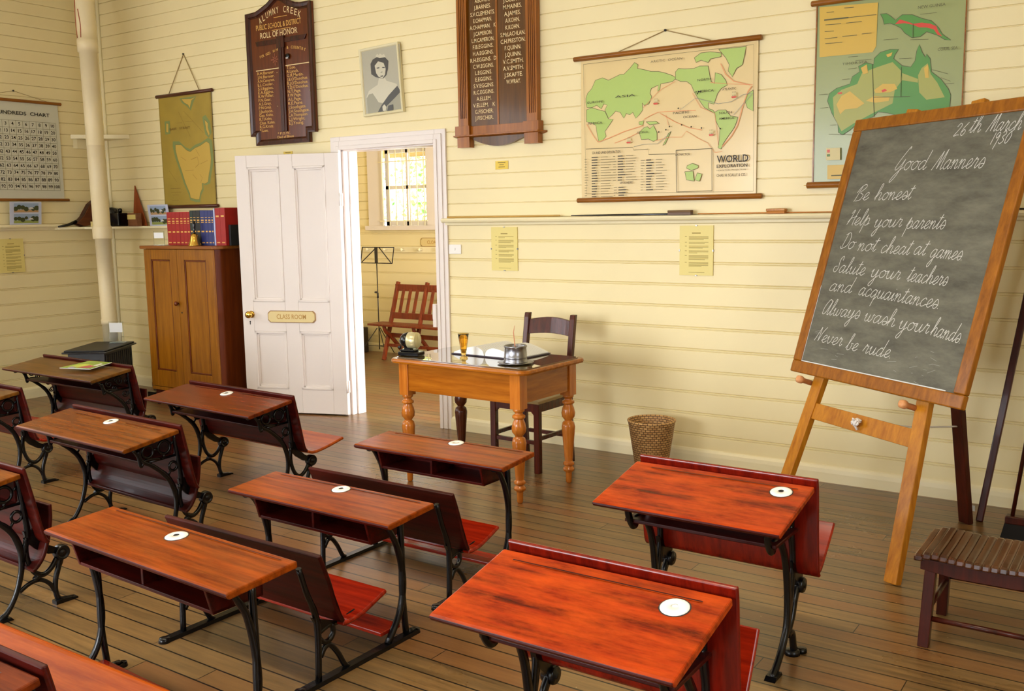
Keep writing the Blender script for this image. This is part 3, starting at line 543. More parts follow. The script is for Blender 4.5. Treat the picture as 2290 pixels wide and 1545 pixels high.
def desktop(root, W, d, z1, z2, m, ink=0.0, grooves=(), th=.022, lip=None, name='desktop'):
    """sloping top: y 0 = pupil's edge. grooves: (x0, x1, y) pen trays"""
    sl = math.atan2(z2-z1, d); mb = MB()
    pr = [(0, -th*.75), (-.006, -th*.35), (-.002, -.003), (.006, 0), (d, 0), (d, -th), (.01, -th)]
    def P(p): return (p[0]*math.cos(sl)-p[1]*math.sin(sl), z1+p[0]*math.sin(sl)+p[1]*math.cos(sl))
    mb.loft([[(x, *P(p)) for p in pr] for x in (-W/2, W/2)], m, sm=False)
    mb.bm.normal_update()
    bmesh.ops.recalc_face_normals(mb.bm, faces=mb.bm.faces[:])
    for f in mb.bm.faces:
        if f.normal.z < .55 and abs(f.normal.x) < .5: f.material_index = mb.mi(EDGE)  # faces not turned up go darker: varnish plus shade held in the colour
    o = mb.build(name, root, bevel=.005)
    for k, (a, b, y) in enumerate(grooves):
        mb = MB(); c, s = math.cos(sl), math.sin(sl)
        q = [Vector((x, y2*c, z1+y2*s+.0012)) for x, y2 in ((a, y-.004), (b, y-.004), (b, y+.004), (a, y+.004))]
        mb.face([mb.bm.verts.new(v) for v in q], EDGE)
        q = [Vector((x, y2*c, z1+y2*s+.0016)) for x, y2 in ((a, y-.0045), (b, y-.0045), (b, y-.002), (a, y-.002))]
        mb.face([mb.bm.verts.new(v) for v in q], m); mb.build('pen_groove', o)
    if ink is not None:
        mb = MB(); y = ink[1]; inkwell(mb, ink[0], y*math.cos(sl), z1+y*math.sin(sl), sl, ink[2] if len(ink) > 2 else True)
        i = mb.build('inkwell', root); i['label'] = 'white porcelain inkwell lid'
    return o
def frame_rings(mb, x, m, r=1.0):
    for y, z, rr in ((.178, .530, .030), (.270, .536, .033), (.314, .430, .022)):
        mb.ring((x, y, z), rr, .0072, m)
    for a, b in (((.144, .475), (.345, .484)), ((.208, .533), (.237, .535)), ((.178, .56), (.178, .58)), ((.30, .54), (.335, .56)), ((.335, .435), (.35, .44)), ((.30, .412), (.285, .39)), ((.27, .503), (.265, .482)), ((.178, .50), (.18, .477))):
        mb.iron([a, b], x, m, .012, .01, 1)
def frame_scrolls(mb, x, m):
    def spiral(c, r0, turns, a0, flip=1):
        pts = []
        for k in range(int(turns*14)+1):
            t = k/(turns*14); a = a0 + flip*2*math.pi*turns*t; r = r0*(1-.8*t); pts.append((x, c[0]+r*math.cos(a), c[1]+r*math.sin(a)))
        mb.tube(pts, .0045, m, 6)
    for c, r, t, a, f in (((.18, .53), .032, 1.6, 0, 1), ((.255, .54), .034, 1.7, 3.1, -1), ((.325, .53), .026, 1.4, 1.5, 1), ((.30, .445), .026, 1.6, .5, -1), ((.325, .385), .022, 1.4, 3, 1), ((.225, .495), .02, 1.3, 2, 1), ((.345, .445), .016, 1.2, 0, 1)):
        spiral(c, r, t, a, f)
    mb.iron([(.144, .475), (.25, .478), (.35, .484)], x, m, .012, .012, 1)
def iron_end(root, x, side, ornate, dz=0.0, name='side_frame'):
    mb = MB(); m = IRON
    mb.iron([(.125, .545), (.145, .49), (.20, .455), (.272, .39), (.308, .325), (.321, .255), (.312, .18), (.285, .10), (.245, .035), (.20, .0)], x, m, [.016, .02, .022, .026, .028, .026, .024, .022, .022, .03], .018)
    mb.iron([(.332, .60), (.345, .454), (.354, .35), (.338, .285), (.322, .23)], x, m, [.022, .024, .026, .026, .022], .018)
    mb.iron([(.345, .33), (.341, .26), (.352, .205), (.376, .163), (.41, .148), (.445, .168), (.472, .205)], x, m, .022, .018)
    mb.iron([(.495, .225), (.477, .165), (.459, .11), (.455, .055), (.472, .015), (.53, .004)], x, m, [.03, .024, .022, .022, .024, .02], .02)
    mb.iron([(.30, .105), (.345, .127), (.39, .130), (.432, .098), (.455, .05)], x, m, .018, .016)
    mb.iron([(.372, .152), (.385, .13)], x, m, .03, .016, 1)
    mb.prism([(.445, 0), (.545, 0), (.545, .008), (.47, .02), (.445, .016)], x-.018, x+.018, m, 'yz')
    mb.prism([(.17, 0), (.26, 0), (.25, .014), (.19, .01)], x-.018, x+.018, m, 'yz')
    mb.iron([(.05, .556), (.12, .565), (.31, .595)], x, m, .022, .03, 1)
    mb.iron([(.10, .555), (.125, .515), (.138, .463), (.165, .49), (.25, .482)], x, m, .013, .014)
    mb.prism([(.335, .36), (.37, .36), (.392, .315), (.44, .27), (.475, .25), (.47, .225), (.43, .235), (.38, .27), (.345, .31)], x-.008, x+.008, m, 'yz')
    (frame_scrolls if ornate else frame_rings)(mb, x, m)
    o = mb.build(name, root)
    mb = MB(); mb.lathe([(.001, -.02), (.030, -.02), (.033, -.014), (.033, .014), (.030, .02), (.024, .02), (.022, .016), (.010, .016), (.008, .021), (.001, .021)], m, (x, .493, .224), 20, 'x'); mb.build('hinge_boss', o)
    return o
def double_desk(label, group, loc, rz, W=1.01, seat='up', top=AMBER, ornate=False, ink=(.03, .245), grooves=None, seatm=SEATW, tilt=0.0, edge=EDGE):
    root = thing('school_desk', label, 'school desk', (loc[0], loc[1], 0), rz, group)
    z1, z2, d = .585, .629, .309
    desktop(root, W, d, z1, z2, top, ink, grooves if grooves is not None else ((-.30, -.03, .275), (.10, .40, .275)))
    bw = W-.005
    mb = MB(); mb.sheet([(.322, .648), (.333, .60), (.350, .52), (.372, .41), (.388, .335), (.405, .305)], .017, -bw/2, bw/2, edge); mb.build('seat_back', root, bevel=.004)
    mb = MB()
    if seat == 'down': mb.sheet([(.412, .302), (.45, .290), (.50, .292), (.58, .305), (.69, .330)], .018, -bw/2, bw/2, seatm)
    elif seat == 'tilt': mb.sheet([(.412, .300), (.46, .300), (.53, .325), (.60, .362), (.68, .392), (.705, .388)], .018, -bw/2, bw/2, seatm)
    else: mb.sheet([(.432, .462), (.430, .40), (.415, .32), (.388, .245), (.355, .205), (.335, .196)], .018, -bw/2+.02, bw/2-.02, seatm)
    mb.build('seat', root, bevel=.004)
    mb = MB(); mb.bx(-W/2+.09, W/2-.09, .13, .325, .478, .492, MAROON); mb.bx(-W/2+.09, W/2-.09, .318, .33, .49, .60, MAROON); mb.build('book_shelf', root, bevel=.002)
    for x in (-W/2+.08, W/2-.08): iron_end(root, x, 0, ornate)
    return root
LG = 'combined desks with fold-up seats in the left columns'
double_desk('dark ring-frame desk with folded seat, just behind the desk with its seat down', LG, (-4.525, 2.62), R(-2.16), seat='up', seatm=MAROON, grooves=((-.36, -.12, .265), (.11, .42, .265)), ink=(.0, .25))
double_desk('glossy ring-frame desk with its seat folded down, nearest the open white door', LG, (-4.627, 3.462), R(-2.76), seat='down', top=AMBER2, seatm=SEATW, ink=(-.02, .25), grooves=((-.38, -.1, .285), (.08, .47, .285)))
double_desk('ring-frame desk cut by the left edge, directly behind the desk with the folded seat', LG, (-4.375, 1.735), R(-1.2), seat='up', seatm=MAROON, grooves=((-.36, -.12, .265), (.11, .42, .265)), ink=(.0, .25))
double_desk('ring-frame desk at the left edge of the photo, just behind the desk holding the magazine', LG, (-6.315, 2.79), R(-1.2), seat='down', top=OLIVEW, seatm=SEATR, ink=(.1, .25))
double_desk('ornate scroll-ironwork desk in front of the stove with a magazine on top', LG, (-6.575, 3.685), R(-.5), W=1.16, seat='up', top=OLIVEW, ornate=True, ink=(.055, .25), grooves=((.30, .54, .26),), seatm=EDGE)
double_desk('near desk at the bottom left corner with a broad orange fold-down seat', LG, (-2.565, .775), R(1.0), seat='tilt', top=AMBER2, seatm=SEATW, ink=(0, .25))

def sled_desk(label, loc, rz, W, z, bench=True, ink=(-.0, .215), top=REDB, dep=.266):
    root = thing('school_desk', label, 'school desk', (loc[0], loc[1], 0), rz, 'sled-framed desks down the middle of the room')
    dz = z-.515; z2 = z+.018
    desktop(root, W, dep, z, z2, top, ink, ((-W/2+.06, W/2-.05, .242),), th=.024)
    bw = W-.27
    mb = MB(); t = .012
    zb = z-.115
    mb.bx(-bw/2, bw/2, .045, .235, zb, zb+t, EDGE); mb.bx(-bw/2, bw/2, .223, .235, zb, z-.012, EDGE)
    for x in (-bw/2, bw/2-t): mb.prism([(.045, zb), (.235, zb), (.235, z-.012), (.02, z-.022)], x, x+t, EDGE, 'yz')
    mb.bx(-.006, .006, .05, .23, zb, z-.02, EDGE); mb.build('book_box', root, bevel=.002)
    for sx in (-1, 1):
        x = sx*(W/2-.072); mb = MB()
        mb.iron([(.055, z-.025), (.085, .452+dz), (.12, .385+dz), (.143, .30+dz*.5), (.148, .21), (.122, .11), (.05, .015)], x, IRON, [.02, .022, .024, .024, .022, .022], .024)
        mb.iron([(.142, z-.02), (.146, .33), (.144, .18), (.158, .02)], x, IRON, [.022, .022, .022, .022], .024)
        mb.iron([(.03, z-.028), (.24, z-.012)], x, IRON, .016, .03, 1)
        y0 = -.40 if bench else -.02
        mb.loft([[(x+a, y, b) for a, b in ((-.02, 0), (.02, 0), (.017, .016), (-.017, .016))] for y in (y0, .215)], IRON, sm=False)
        mb.lathe([(.02, 0), (.017, .016), (.001, .016)], IRON, (x, .215, 0), 12); mb.lathe([(.024, 0), (.02, .018), (.001, .018)], IRON, (x, y0, 0), 12)
        mb.iron([(.16, .02), (.205, .017)], x, IRON, .02, .024, 1)
        mb.build('leg_frame', root)
    if bench:
        for sx in (-1, 1):
            x = sx*(W/2-.072); mb = MB()
            mb.iron([(-.382, .455), (-.352, .36), (-.318, .275), (-.306, .20), (-.312, .01)], x, IRON, [.018, .02, .024, .026, .024], .02)
            mb.iron([(-.305, .19), (-.268, .200), (-.237, .205), (-.19, .20), (-.12, .21)], x, IRON, .016, .016)
            mb.iron([(-.237, .205), (-.233, .17), (-.252, .148), (-.28, .150), (-.30, .17)], x, IRON, .018, .018)
            mb.iron([(-.30, .10), (-.278, .128), (-.25, .128), (-.215, .085), (-.185, .03), (-.165, .012)], x, IRON, .02, .018)
            mb.prism([(-.335, .26), (-.295, .24), (-.20, .20), (-.20, .19), (-.30, .20)], x-.006, x+.006, IRON, 'yz'); mb.build('bench_leg', root)
        mb = MB(); mb.sheet([(-.318, .487), (-.304, .455), (-.272, .366), (-.248, .28), (-.215, .212)], .018, -W/2+.01, W/2-.03, MAROON); mb.build('bench_back', root, bevel=.005)
        mb = MB(); mb.sheet([(-.218, .206), (-.19, .20), (-.13, .205), (-.07, .222), (.012, .250)], .020, -W/2+.01, W/2-.03, SEATR); mb.build('bench_seat', root, bevel=.005)
    mb = MB(); mb.bx(-W/2+.085, W/2-.085, .03, .14, .045, .062, SEATR); mb.build('footrest', root, bevel=.004)
    return root
sled_desk('front desk of the middle column, right in front of the turned table legs', (-2.875, 3.425), R(.1), .905, .532, ink=(.02, .225, False))
sled_desk('second desk of the middle column with a dark box shelf and red bench', (-2.811, 2.591), R(-.58), .918, .515)
sled_desk('wider third desk of the middle column with scratched corner, close to the viewer', (-2.725, 1.749), R(-2.27), 1.033, .576, bench=False, ink=(-.02, .20))

def single_desk(label, loc, rz, tilt, ink, groove, lid):
    root = thing('school_desk', label, 'school desk', (loc[0], loc[1], 0), rz, 'orange red single desks on the right')
    W, d, z1, z2 = .705, .361, .606, .681
    desktop(root, W, d, z1, z2, REDF, (ink[0], ink[1], lid), (groove,), th=.024)
    mb = MB(); mb.sheet([(.372, .703), (.380, .66), (.392, .52), (.404, .40), (.415, .345), (.43, .325)], .016, -W/2+.004, W/2+.008, wood('dark_orange_seat_back', (84, 10, 4), (140, 28, 10), 'Z', 0.25, .4)); mb.build('seat_back', root, bevel=.004)
    c, s = math.cos(tilt), math.sin(tilt); L = .215
    mb = MB(); mb.sheet([(.425, .335)] + [(.44+c*t-s*b, .338+s*t+c*b) for t, b in ((.02, -.006), (.09, -.004), (.16, 0), (L, .006))], .016, -W/2+.012, W/2+.004, SEATR); mb.build('seat', root, bevel=.006, seg=3)
    mb = MB(); mb.bx(-W/2+.06, W/2-.06, .14, .37, .50, .514, MAROON); mb.build('book_shelf', root, bevel=.003)
    for x in (-W/2+.085, W/2-.085):
        mb = MB(); m = IRON
        mb.iron([(.225, .55), (.262, .485), (.305, .42), (.332, .34), (.348, .235), (.342, .145), (.30, .08), (.25, .035), (.20, .0)], x, m, [.024, .028, .03, .03, .03, .026, .026, .03], .022)
        mb.iron([(.365, .64), (.37, .50), (.392, .40), (.385, .30), (.36, .20), (.345, .15)], x, m, [.024, .028, .03, .028, .026], .02)
        mb.iron([(.46, .262), (.428, .222), (.40, .16), (.36, .118), (.33, .11)], x, m, [.034, .028, .024, .022], .02)
        mb.iron([(.35, .105), (.385, .108), (.408, .085), (.425, .03), (.445, .012)], x, m, [.022, .024, .026, .03], .022)
        mb.lathe([(.03, 0), (.028, .016), (.014, .022), (.001, .022)], m, (x-.006, .43, 0), 12); mb.lathe([(.022, 0), (.02, .014), (.001, .016)], m, (x+.016, .468, 0), 12)
        mb.prism([(.17, 0), (.25, 0), (.24, .014), (.19, .012)], x-.02, x+.02, m, 'yz')
        mb.iron([(.085, .598), (.20, .622), (.36, .655)], x, m, .02, .03, 1)
        mb.iron([(.115, .60), (.122, .54), (.150, .492), (.176, .482), (.19, .51), (.26, .495)], x, m, [.03, .03, .028, .02], .02)
        for y, z, rr in ((.265, .585, .026), (.325, .575, .026), (.345, .52, .018)): mb.ring((x, y, z), rr, .009, m)
        mb.prism([(.37, .38), (.40, .36), (.46, .33), (.485, .30), (.48, .255), (.455, .25), (.43, .28), (.385, .32)], x-.010, x+.010, m, 'yz')
        f = mb.build('side_frame', root)
        mb = MB(); mb.lathe([(.001, -.022), (.026, -.022), (.03, -.016), (.03, .016), (.026, .022), (.012, .022), (.010, .027), (.001, .027)], m, (x, .47, .262), 18, 'x'); mb.build('hinge_boss', f)
    return root
single_desk('nearest orange-red single desk with a plain white inkwell lid, at the bottom of the photo', (-1.223, 1.881), R(.44), R(58), (.235, .268), (-.29, .29, .315), False)
single_desk('orange-red single desk beside the easel, its inkwell lid pierced by a small hole', (-1.361, 2.988), R(-.37), R(38), (.258, .285), (-.27, .305, .322), True)
# ------------------------------------------------------------------ teacher's table, chair and what stands on it
def leg_profile(z0, top):
    P = [(.012, 0), (.018, .01), (.02, .075), (.034, .088), (.036, .10), (.028, .112), (.022, .12), (.034, .128), (.034, .142), (.024, .152), (.028, .20), (.040, .36), (.042, .39), (.036, .42), (.022, .432), (.026, .44), (.040, .46), (.043, .485), (.036, .52), (.026, .545), (.038, .552), (.038, .566), (.024, .575), (.022, .584), (.034, .595), (.034, .61)]
    k = (top-z0)/.61
    return [(r, z0+z*k) for r, z in P]
TT = thing('teachers_table', "teacher's honey-coloured table with turned legs by the doorway", 'table', (-3.46, 4.745, 0), R(-2))
mb = MB(); TH = .785
def rrect(w, d, r, n=6):
    o = []
    for cx, cy, a0 in ((w/2-r, d/2-r, 0), (-w/2+r, d/2-r, 90), (-w/2+r, -d/2+r, 180), (w/2-r, -d/2+r, 270)):
        for k in range(n+1): a = R(a0+90*k/n); o.append((cx+r*math.cos(a), cy+r*math.sin(a)))
    return o
mb.loft([[(p[0]*k, p[1]*k, z) for p in rrect(1.05, .66, .06)] for k, z in ((.96, TH-.03), (.99, TH-.026), (1, TH-.015), (.995, TH-.005), (.985, TH))], HONEY, sm=False); mb.build('table_top', TT)
mb = MB()
mb.bx(-.40, .40, -.285, -.262, .585, TH-.03, HONEY); mb.bx(-.40, .40, .262, .285, .585, TH-.03, HONEY); mb.bx(-.455, -.432, -.25, .25, .585, TH-.03, HONEYY); mb.bx(.432, .455, -.25, .25, .585, TH-.03, HONEYY); mb.build('apron', TT, bevel=.002)
for sx, sy in ((-1, -1), (1, -1), (1, 1), (-1, 1)):
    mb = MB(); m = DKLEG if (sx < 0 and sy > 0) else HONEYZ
    x, y = sx*.428, sy*.258
    mb.bx(x-.036, x+.036, y-.036, y+.036, .555, TH-.03, m); mb.lathe(leg_profile(0, .557), m, (x, y, 0), 20)
    mb.build('leg', TT, bevel=.002)
TGL = mat('table_glass', (92, 74, 34), .01, coat=1.0, spec=1.0); TGL.node_tree.nodes['Principled BSDF'].inputs['IOR'].default_value = 2.0; TGL.node_tree.nodes['Principled BSDF'].inputs['Coat Roughness'].default_value = 0.0
mb = MB(); mb.loft([[(p[0], p[1], z) for p in rrect(.985, .585, .03)] for z in (TH+.0015, TH+.0055)], TGL, sm=False)
tag(mb.build('glass_sheet', None, loc=(-3.46, 4.745, 0), rot=(0, 0, R(-2))), "thin protective glass sheet lying on the teacher's table, reflecting the window", 'glass sheet')
TZ = TH+.0065
# chair
ch = thing('teachers_chair', "dark wooden chair pushed in behind the teacher's table", 'chair', (-3.47, 5.25, 0), R(-2))
mb = MB(); mb.prism([(-.20, -.20), (.20, -.20), (.185, .20), (-.185, .20)], .455, .475, mat('chair_seat_wood', (150, 122, 70), .35), 'xy'); mb.build('seat', ch, bevel=.004)
for sx in (-1, 1):
    mb = MB(); mb.bx(sx*.175-.02, sx*.175+.02, -.195, -.155, 0, .455, CHAIRW); mb.build('leg', ch, bevel=.004)
    mb = MB(); P = [(.20, 0), (.185, .25), (.18, .47), (.195, .7), (.235, .96), (.243, .99)]
    mb.loft([[(sx*.185+a, y+b, z) for a, b in ((-.019, -.018), (.019, -.018), (.019, .018), (-.019, .018))] for y, z in P], CHAIRW, sm=False); mb.build('leg', ch, bevel=.005)
mb = MB()
for sy, z in ((-.178, .42), ): mb.bx(-.16, .16, sy-.01, sy+.01, .40, .455, CHAIRW)
mb.prism([(-.155, .455), (-.155, .375), (-.13, .40), (0, .412), (.13, .40), (.155, .375), (.155, .455)], -.186, -.168, CHAIRW, 'xz')
for sx in (-1, 1): mb.bx(sx*.18-.01, sx*.18+.01, -.16, .18, .40, .455, CHAIRW)
mb.bx(-.17, .17, .172, .19, .40, .455, CHAIRW); mb.build('seat_rail', ch, bevel=.002)
mb = MB()
P = []
for k in range(9):
    t = k/8; x = -.17+.34*t; y = .222 + .02*math.sin(math.pi*t); P.append((x, y))
mb.loft([[(x, y-.009, .845+.012*math.sin(math.pi*k/8)), (x, y+.009, .845+.012*math.sin(math.pi*k/8)), (x, y+.009+.02, .945+.02*math.sin(math.pi*k/8)), (x, y-.009+.02, .945+.02*math.sin(math.pi*k/8))] for k, (x, y) in enumerate(P)], CHAIRW, sm=False); mb.build('back_rail', ch, bevel=.003)
mb = MB()
for z in (.20,): mb.beam((-.155, -.175, z), (.155, -.175, z), .02, .026, CHAIRW); mb.beam((-.155, .19, z-.02), (.155, .19, z-.02), .02, .026, CHAIRW)
for sx in (-1, 1): mb.beam((sx*.176, -.155, .225), (sx*.182, .18, .225), .018, .026, CHAIRW)
mb.build('stretcher', ch, bevel=.002)
# sharpener
s = thing('pencil_sharpener', "black desk pencil sharpener on the left end of the teacher's table", 'pencil sharpener', (-3.925, 4.565, TZ), R(12))
mb = MB(); mb.bx(-.06, .085, -.045, .045, 0, .026, BLACK); mb.bx(-.05, .05, -.035, .035, .026, .04, BLACK); mb.build('base', s, bevel=.006)
mb = MB(); mb.lathe([(.004, -.052), (.03, -.046), (.044, -.03), (.05, -.008), (.05, .004)], BLACK, (-.005, 0, .095), 22, 'x'); mb.beam((-.005, 0, .03), (-.005, 0, .08), .04, .045, BLACK, (0, 1, 0)); mb.build('housing', s)
mb = MB(); mb.lathe([(.049, .004), (.051, .006), (.051, .062), (.047, .066), (.001, .066)], mat('cream_metal', (206, 196, 150), .25, metal=.4), (-.005, 0, .095), 22, 'x'); mb.build('shavings_drum', s)
mb = MB(); mb.tube([(-.055, 0, .095), (-.068, 0, .095), (-.072, .02, .065), (-.072, .024, .045)], .005, PEWTER, 8); mb.lathe([(.001, -.012), (.009, -.01), (.009, .01), (.001, .012)], BLACK, (-.082, .024, .045), 10, 'x'); mb.build('crank_handle', s)
# amber glass vase
mb = MB(); AG = glass_mat('amber_glass', (244, 206, 110), .02)
mb.lathe([(.001, .0), (.024, 0), (.026, .006), (.014, .012), (.012, .02), (.016, .03), (.022, .07), (.028, .11), (.033, .145), (.036, .150), (.032, .149), (.026, .11), (.018, .06), (.010, .035), (.001, .033)], AG, (0, 0, 0), 24)
tag(mb.build('glass_vase', None, loc=(-3.548, 4.63, TZ)), "small tapered amber glass vase on the teacher's table", 'vase')
# open book
bk = thing('open_book', "large open ruled register book lying on the teacher's table", 'book', (-3.455, 4.885, TZ), R(-4))
mb = MB(); mb.bx(-.265, .265, -.165, .175, 0, .006, mat('book_cover_dark', (52, 40, 60), .5)); mb.build('cover', bk, bevel=.002)
for sx in (-1, 1):
    mb = MB(); pr = smooth([(.004, .010), (.02, .040), (.07, .058), (.15, .046), (.22, .024), (.252, .012)], 5)
    top = [(sx*x, z) for x, z in pr]; poly = top + [(sx*.252, .007), (sx*.004, .007)]
    mb.prism(poly, -.155, .165, WPAPER, 'xz'); pg = mb.build('pages', bk)
    mb = MB()
    for k in range(14):
        y = -.13+k*.02
        mb.strip([(x, 0) for x, z in pr[4:]], .0012, mat('ruling', (150, 160, 190), .7), lambda a, b, d, y=y: (sx*a, y+b, d), 0)
    for f in mb.bm.verts:
        x = abs(f.co.x); 
        for a, b in zip(pr, pr[1:]):
            if a[0] <= x <= b[0]+1e-6: f.co.z = a[1]+(b[1]-a[1])*(x-a[0])/(b[0]-a[0])+.0012
    mb.build('ruled_lines', pg)
# pewter mug on its saucer
mb = MB(); mb.lathe([(.001, 0), (.07, 0), (.105, .006), (.108, .008), (.07, .006), (.001, .005)], PEWTER, (0, 0, 0), 28); tag(mb.build('pewter_plate', None, loc=(-3.155, 4.615, TZ)), "flat pewter plate under the mug on the teacher's table", 'plate')
mg = thing('pewter_mug', "squat pewter mug on a plate at the corner of the teacher's table", 'mug', (-3.155, 4.615, TZ+.006))
mb = MB(); mb.lathe([(.001, 0), (.072, 0), (.073, .004), (.068, .012), (.068, .028), (.070, .032), (.067, .036), (.066, .065), (.064, .085), (.068, .092), (.069, .097), (.066, .10), (.062, .096), (.060, .07), (.06, .02), (.001, .018)], PEWTER, (0, 0, 0), 28); mb.build('body', mg)
mb = MB(); mb.tube([(.03, -.02, .02), (.0, -.005, .10), (-.012, .0, .175), (-.006, .004, .215)], [.003, .003, .0025, .001], mat('quill', (206, 130, 90), .5), 6); tag(mb.build('dip_pen', None, loc=(-3.155, 4.615, TZ+.006)), 'thin reddish dip pen standing in the pewter mug', 'pen')

# ------------------------------------------------------------------ waste basket
mb = MB(); H = .335; seg = 40; rings = []; pr = [(.098, 0), (.102, .01), (.15, H-.012), (.155, H-.004), (.155, H+.004), (.148, H+.006), (.143, H-.004), (.096, .02)]
for r, z in pr: rings.append([(r*math.cos(2*math.pi*k/seg), r*math.sin(2*math.pi*k/seg), z) for k in range(seg)])
V = mb.loft(rings, CANE, sm=True)
uvl = mb.bm.loops.layers.uv.new('UVMap')
for f in mb.bm.faces:
    for l in f.loops:
        a = math.atan2(l.vert.co.y, l.vert.co.x); 
        c = f.calc_center_median(); ac = math.atan2(c.y, c.x)
        if a-ac > math.pi: a -= 2*math.pi
        if ac-a > math.pi: a += 2*math.pi
        l[uvl].uv = (a/(2*math.pi)*1.6, l.vert.co.z*2.0)
bo = mb.build('waste_basket', None, loc=(-2.71, 5.50, 0)); tag(bo, 'tapered woven cane waste basket against the back wall', 'basket')

# ------------------------------------------------------------------ cabinet in the corner and what stands on it
cb = thing('cabinet', 'tall golden two-door wooden cabinet beside the open door', 'cabinet', (-7.18, 5.30, 0))
x0, x1, D_, Z_ = -.475, .475, .49, 1.405
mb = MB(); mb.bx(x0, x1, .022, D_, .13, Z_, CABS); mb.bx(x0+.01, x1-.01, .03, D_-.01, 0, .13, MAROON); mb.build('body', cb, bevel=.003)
mb = MB(); mb.bx(x0-.03, x1+.03, -.022, D_+.01, Z_, Z_+.028, wood('cabinet_top_timber', (120, 66, 18), (150, 88, 30), 'X', .35, .3)); mb.build('top', cb, bevel=.006)
mb = MB(); mb.bx(x0, x1, .0, .03, .13, .16, CABZ); mb.build('plinth', cb, bevel=.003)
for a, b, nm in ((x0, -.012, 0), (-.008, x1, 1)):
    mb = MB(); fw = .095; c0, c1 = .165, Z_-.004
    mb.bx(a, a+fw, 0, .022, c0, c1, CABZ); mb.bx(b-fw, b, 0, .022, c0, c1, CABZ); mb.bx(a+fw, b-fw, 0, .022, c0, c0+.15, CABZ); mb.bx(a+fw, b-fw, 0, .022, c1-.09, c1, CABZ)
    d = mb.build('door', cb, bevel=.003)
    mb = MB(); mb.bx(a+fw, b-fw, .012, .02, c0+.15, c1-.09, CABZ); mb.build('door_panel', d)
    mb = MB(); p, q, r_, t_ = a+fw, b-fw, c0+.15, c1-.09; e = .014
    for g in ((p, p+e, r_, t_), (q-e, q, r_, t_), (p, q, r_, r_+e), (p, q, t_-e, t_)): mb.bx(g[0], g[1], .004, .014, g[2], g[3], CABS)
    mb.build('panel_moulding', d, bevel=.004)
    if nm == 0:
        mb = MB(); mb.lathe([(.008, 0), (.008, -.012), (.02, -.02), (.021, -.03), (.012, -.038), (.001, -.039)], CABS, (b-.03+.02, 0, .93), 16, 'y'); mb.build('knob', d)
    else:
        mb = MB(); mb.lathe([(.007, 0), (.007, -.002), (.001, -.0022)], BLACK, (a+.03, 0, .85), 12, 'y'); mb.build('keyhole', d)
CT = Z_+.029
def book(label, x, w, h, d, col, y=5.42, band=((.80, .006), (.72, .012), (.66, .006), (.40, .012), (.08, .008)), group='books standing on the cabinet', gilt=GOLDP, rz=0.0):
    b = thing('book', label, 'book', (x, y, CT), rz, group); m = mat('cloth_%d_%d_%d' % col, col, .5, noise=.1, nscale=20)
    mb = MB(); t = .003
    mb.sheet([(0, 0), (0, h)], t, 0, w, m, 1)
    mb.bx(0, t, 0, d, 0, h, m); mb.bx(w-t, w, 0, d, 0, h, m); mb.build('cover', b, bevel=.001)
    mb = MB(); mb.bx(t, w-t, .002, d-.005, .004, h-.004, PAPER); mb.build('pages', b)
    if band:
        mb = MB()
        for f, hh in band: mb.bx(w*.2, w*.8, -.0026, -.0015, h*f-hh/2, h*f+hh/2, gilt)
        mb.build('gilt_lettering', b)
    return b
RED, DRED, BLU, BLK, GRN = (160, 16, 10), (150, 14, 12), (38, 48, 110), (26, 28, 30), (24, 44, 36)
xb = lambda p: -7.455 + (p-330)*.0006
for i, (p, q) in enumerate(((330, 437), (439, 530), (532, 625), (632, 712), (714, 797), (799, 863))):
    book(('leftmost red bound volume in the row on the cabinet', 'second red bound volume from the left on the cabinet', 'third red bound volume from the left on the cabinet', 'fourth red bound volume from the left on the cabinet', 'fifth red bound volume from the left, on the cabinet', 'red bound volume next to the dark green one on the cabinet')[i], xb(p), (q-p)*.0006, .292, .2, RED)
book('dark green bound volume behind the hand bell', xb(866), .042, .302, .2, GRN)
book('black bound volume just right of the bell handle', xb(938), .045, .302, .2, BLK); book('black bound volume touching the blue ones', xb(1015), .05, .302, .2, BLK)
for i, (p, q) in enumerate(((1102, 1200), (1202, 1270), (1272, 1345), (1347, 1393))):
    book(('leftmost blue bound volume, touching the black ones', 'second blue bound volume from the left', 'third blue bound volume from the left', 'blue bound volume touching the thin pale booklet')[i], xb(p), (q-p)*.0006, .300, .2, BLU)
book('thin pale blue booklet between blue and tall red volumes', xb(1396), .019, .314, .21, (176, 184, 220), band=None)
book('tall bright red volume beside the pale booklet', xb(1432), .064, .318, .2, RED, band=((.78, .014), (.08, .008)))
book('tall red volume at the right end of the row', xb(1541), .064, .320, .2, RED, band=((.78, .014), (.08, .008)))
bb = book('small black book standing against the last tall red volume', xb(1541)+.066, .025, .175, .125, BLK, 5.45, None)
bl = thing('hand_bell', 'brass hand bell with a black handle on the cabinet', 'bell', (-7.005, 5.36, CT))
mb = MB(); mb.lathe([(.060, 0), (.058, .006), (.046, .03), (.038, .06), (.034, .085), (.022, .10), (.008, .106), (.001, .106)], BRASS, seg=24); mb.build('bell_cup', bl)
mb = MB(); mb.lathe([(.010, .104), (.013, .112), (.009, .12), (.012, .15), (.015, .18), (.012, .205), (.006, .215), (.001, .216)], BLACK, seg=16); mb.build('handle', bl)
def acrylic(label, loc, rz, w=.13, h=.125):
    a = thing('sign_holder', label, 'sign holder', loc, rz); mb = MB()
    mb.bx(-w/2, w/2, 0, .003, 0, h, GLASS); mb.bx(-w/2, w/2, 0, .05, 0, .003, GLASS); mb.build('clear_stand', a)
    mb = MB(); mb.bx(-w/2+.008, w/2-.008, -.0015, -.0005, h*.5, h-.012, WPAPER); mb.build('card', a)
acrylic('clear stand with a cream card on the left end of the cabinet top', (-7.56, 5.40, CT), R(8))

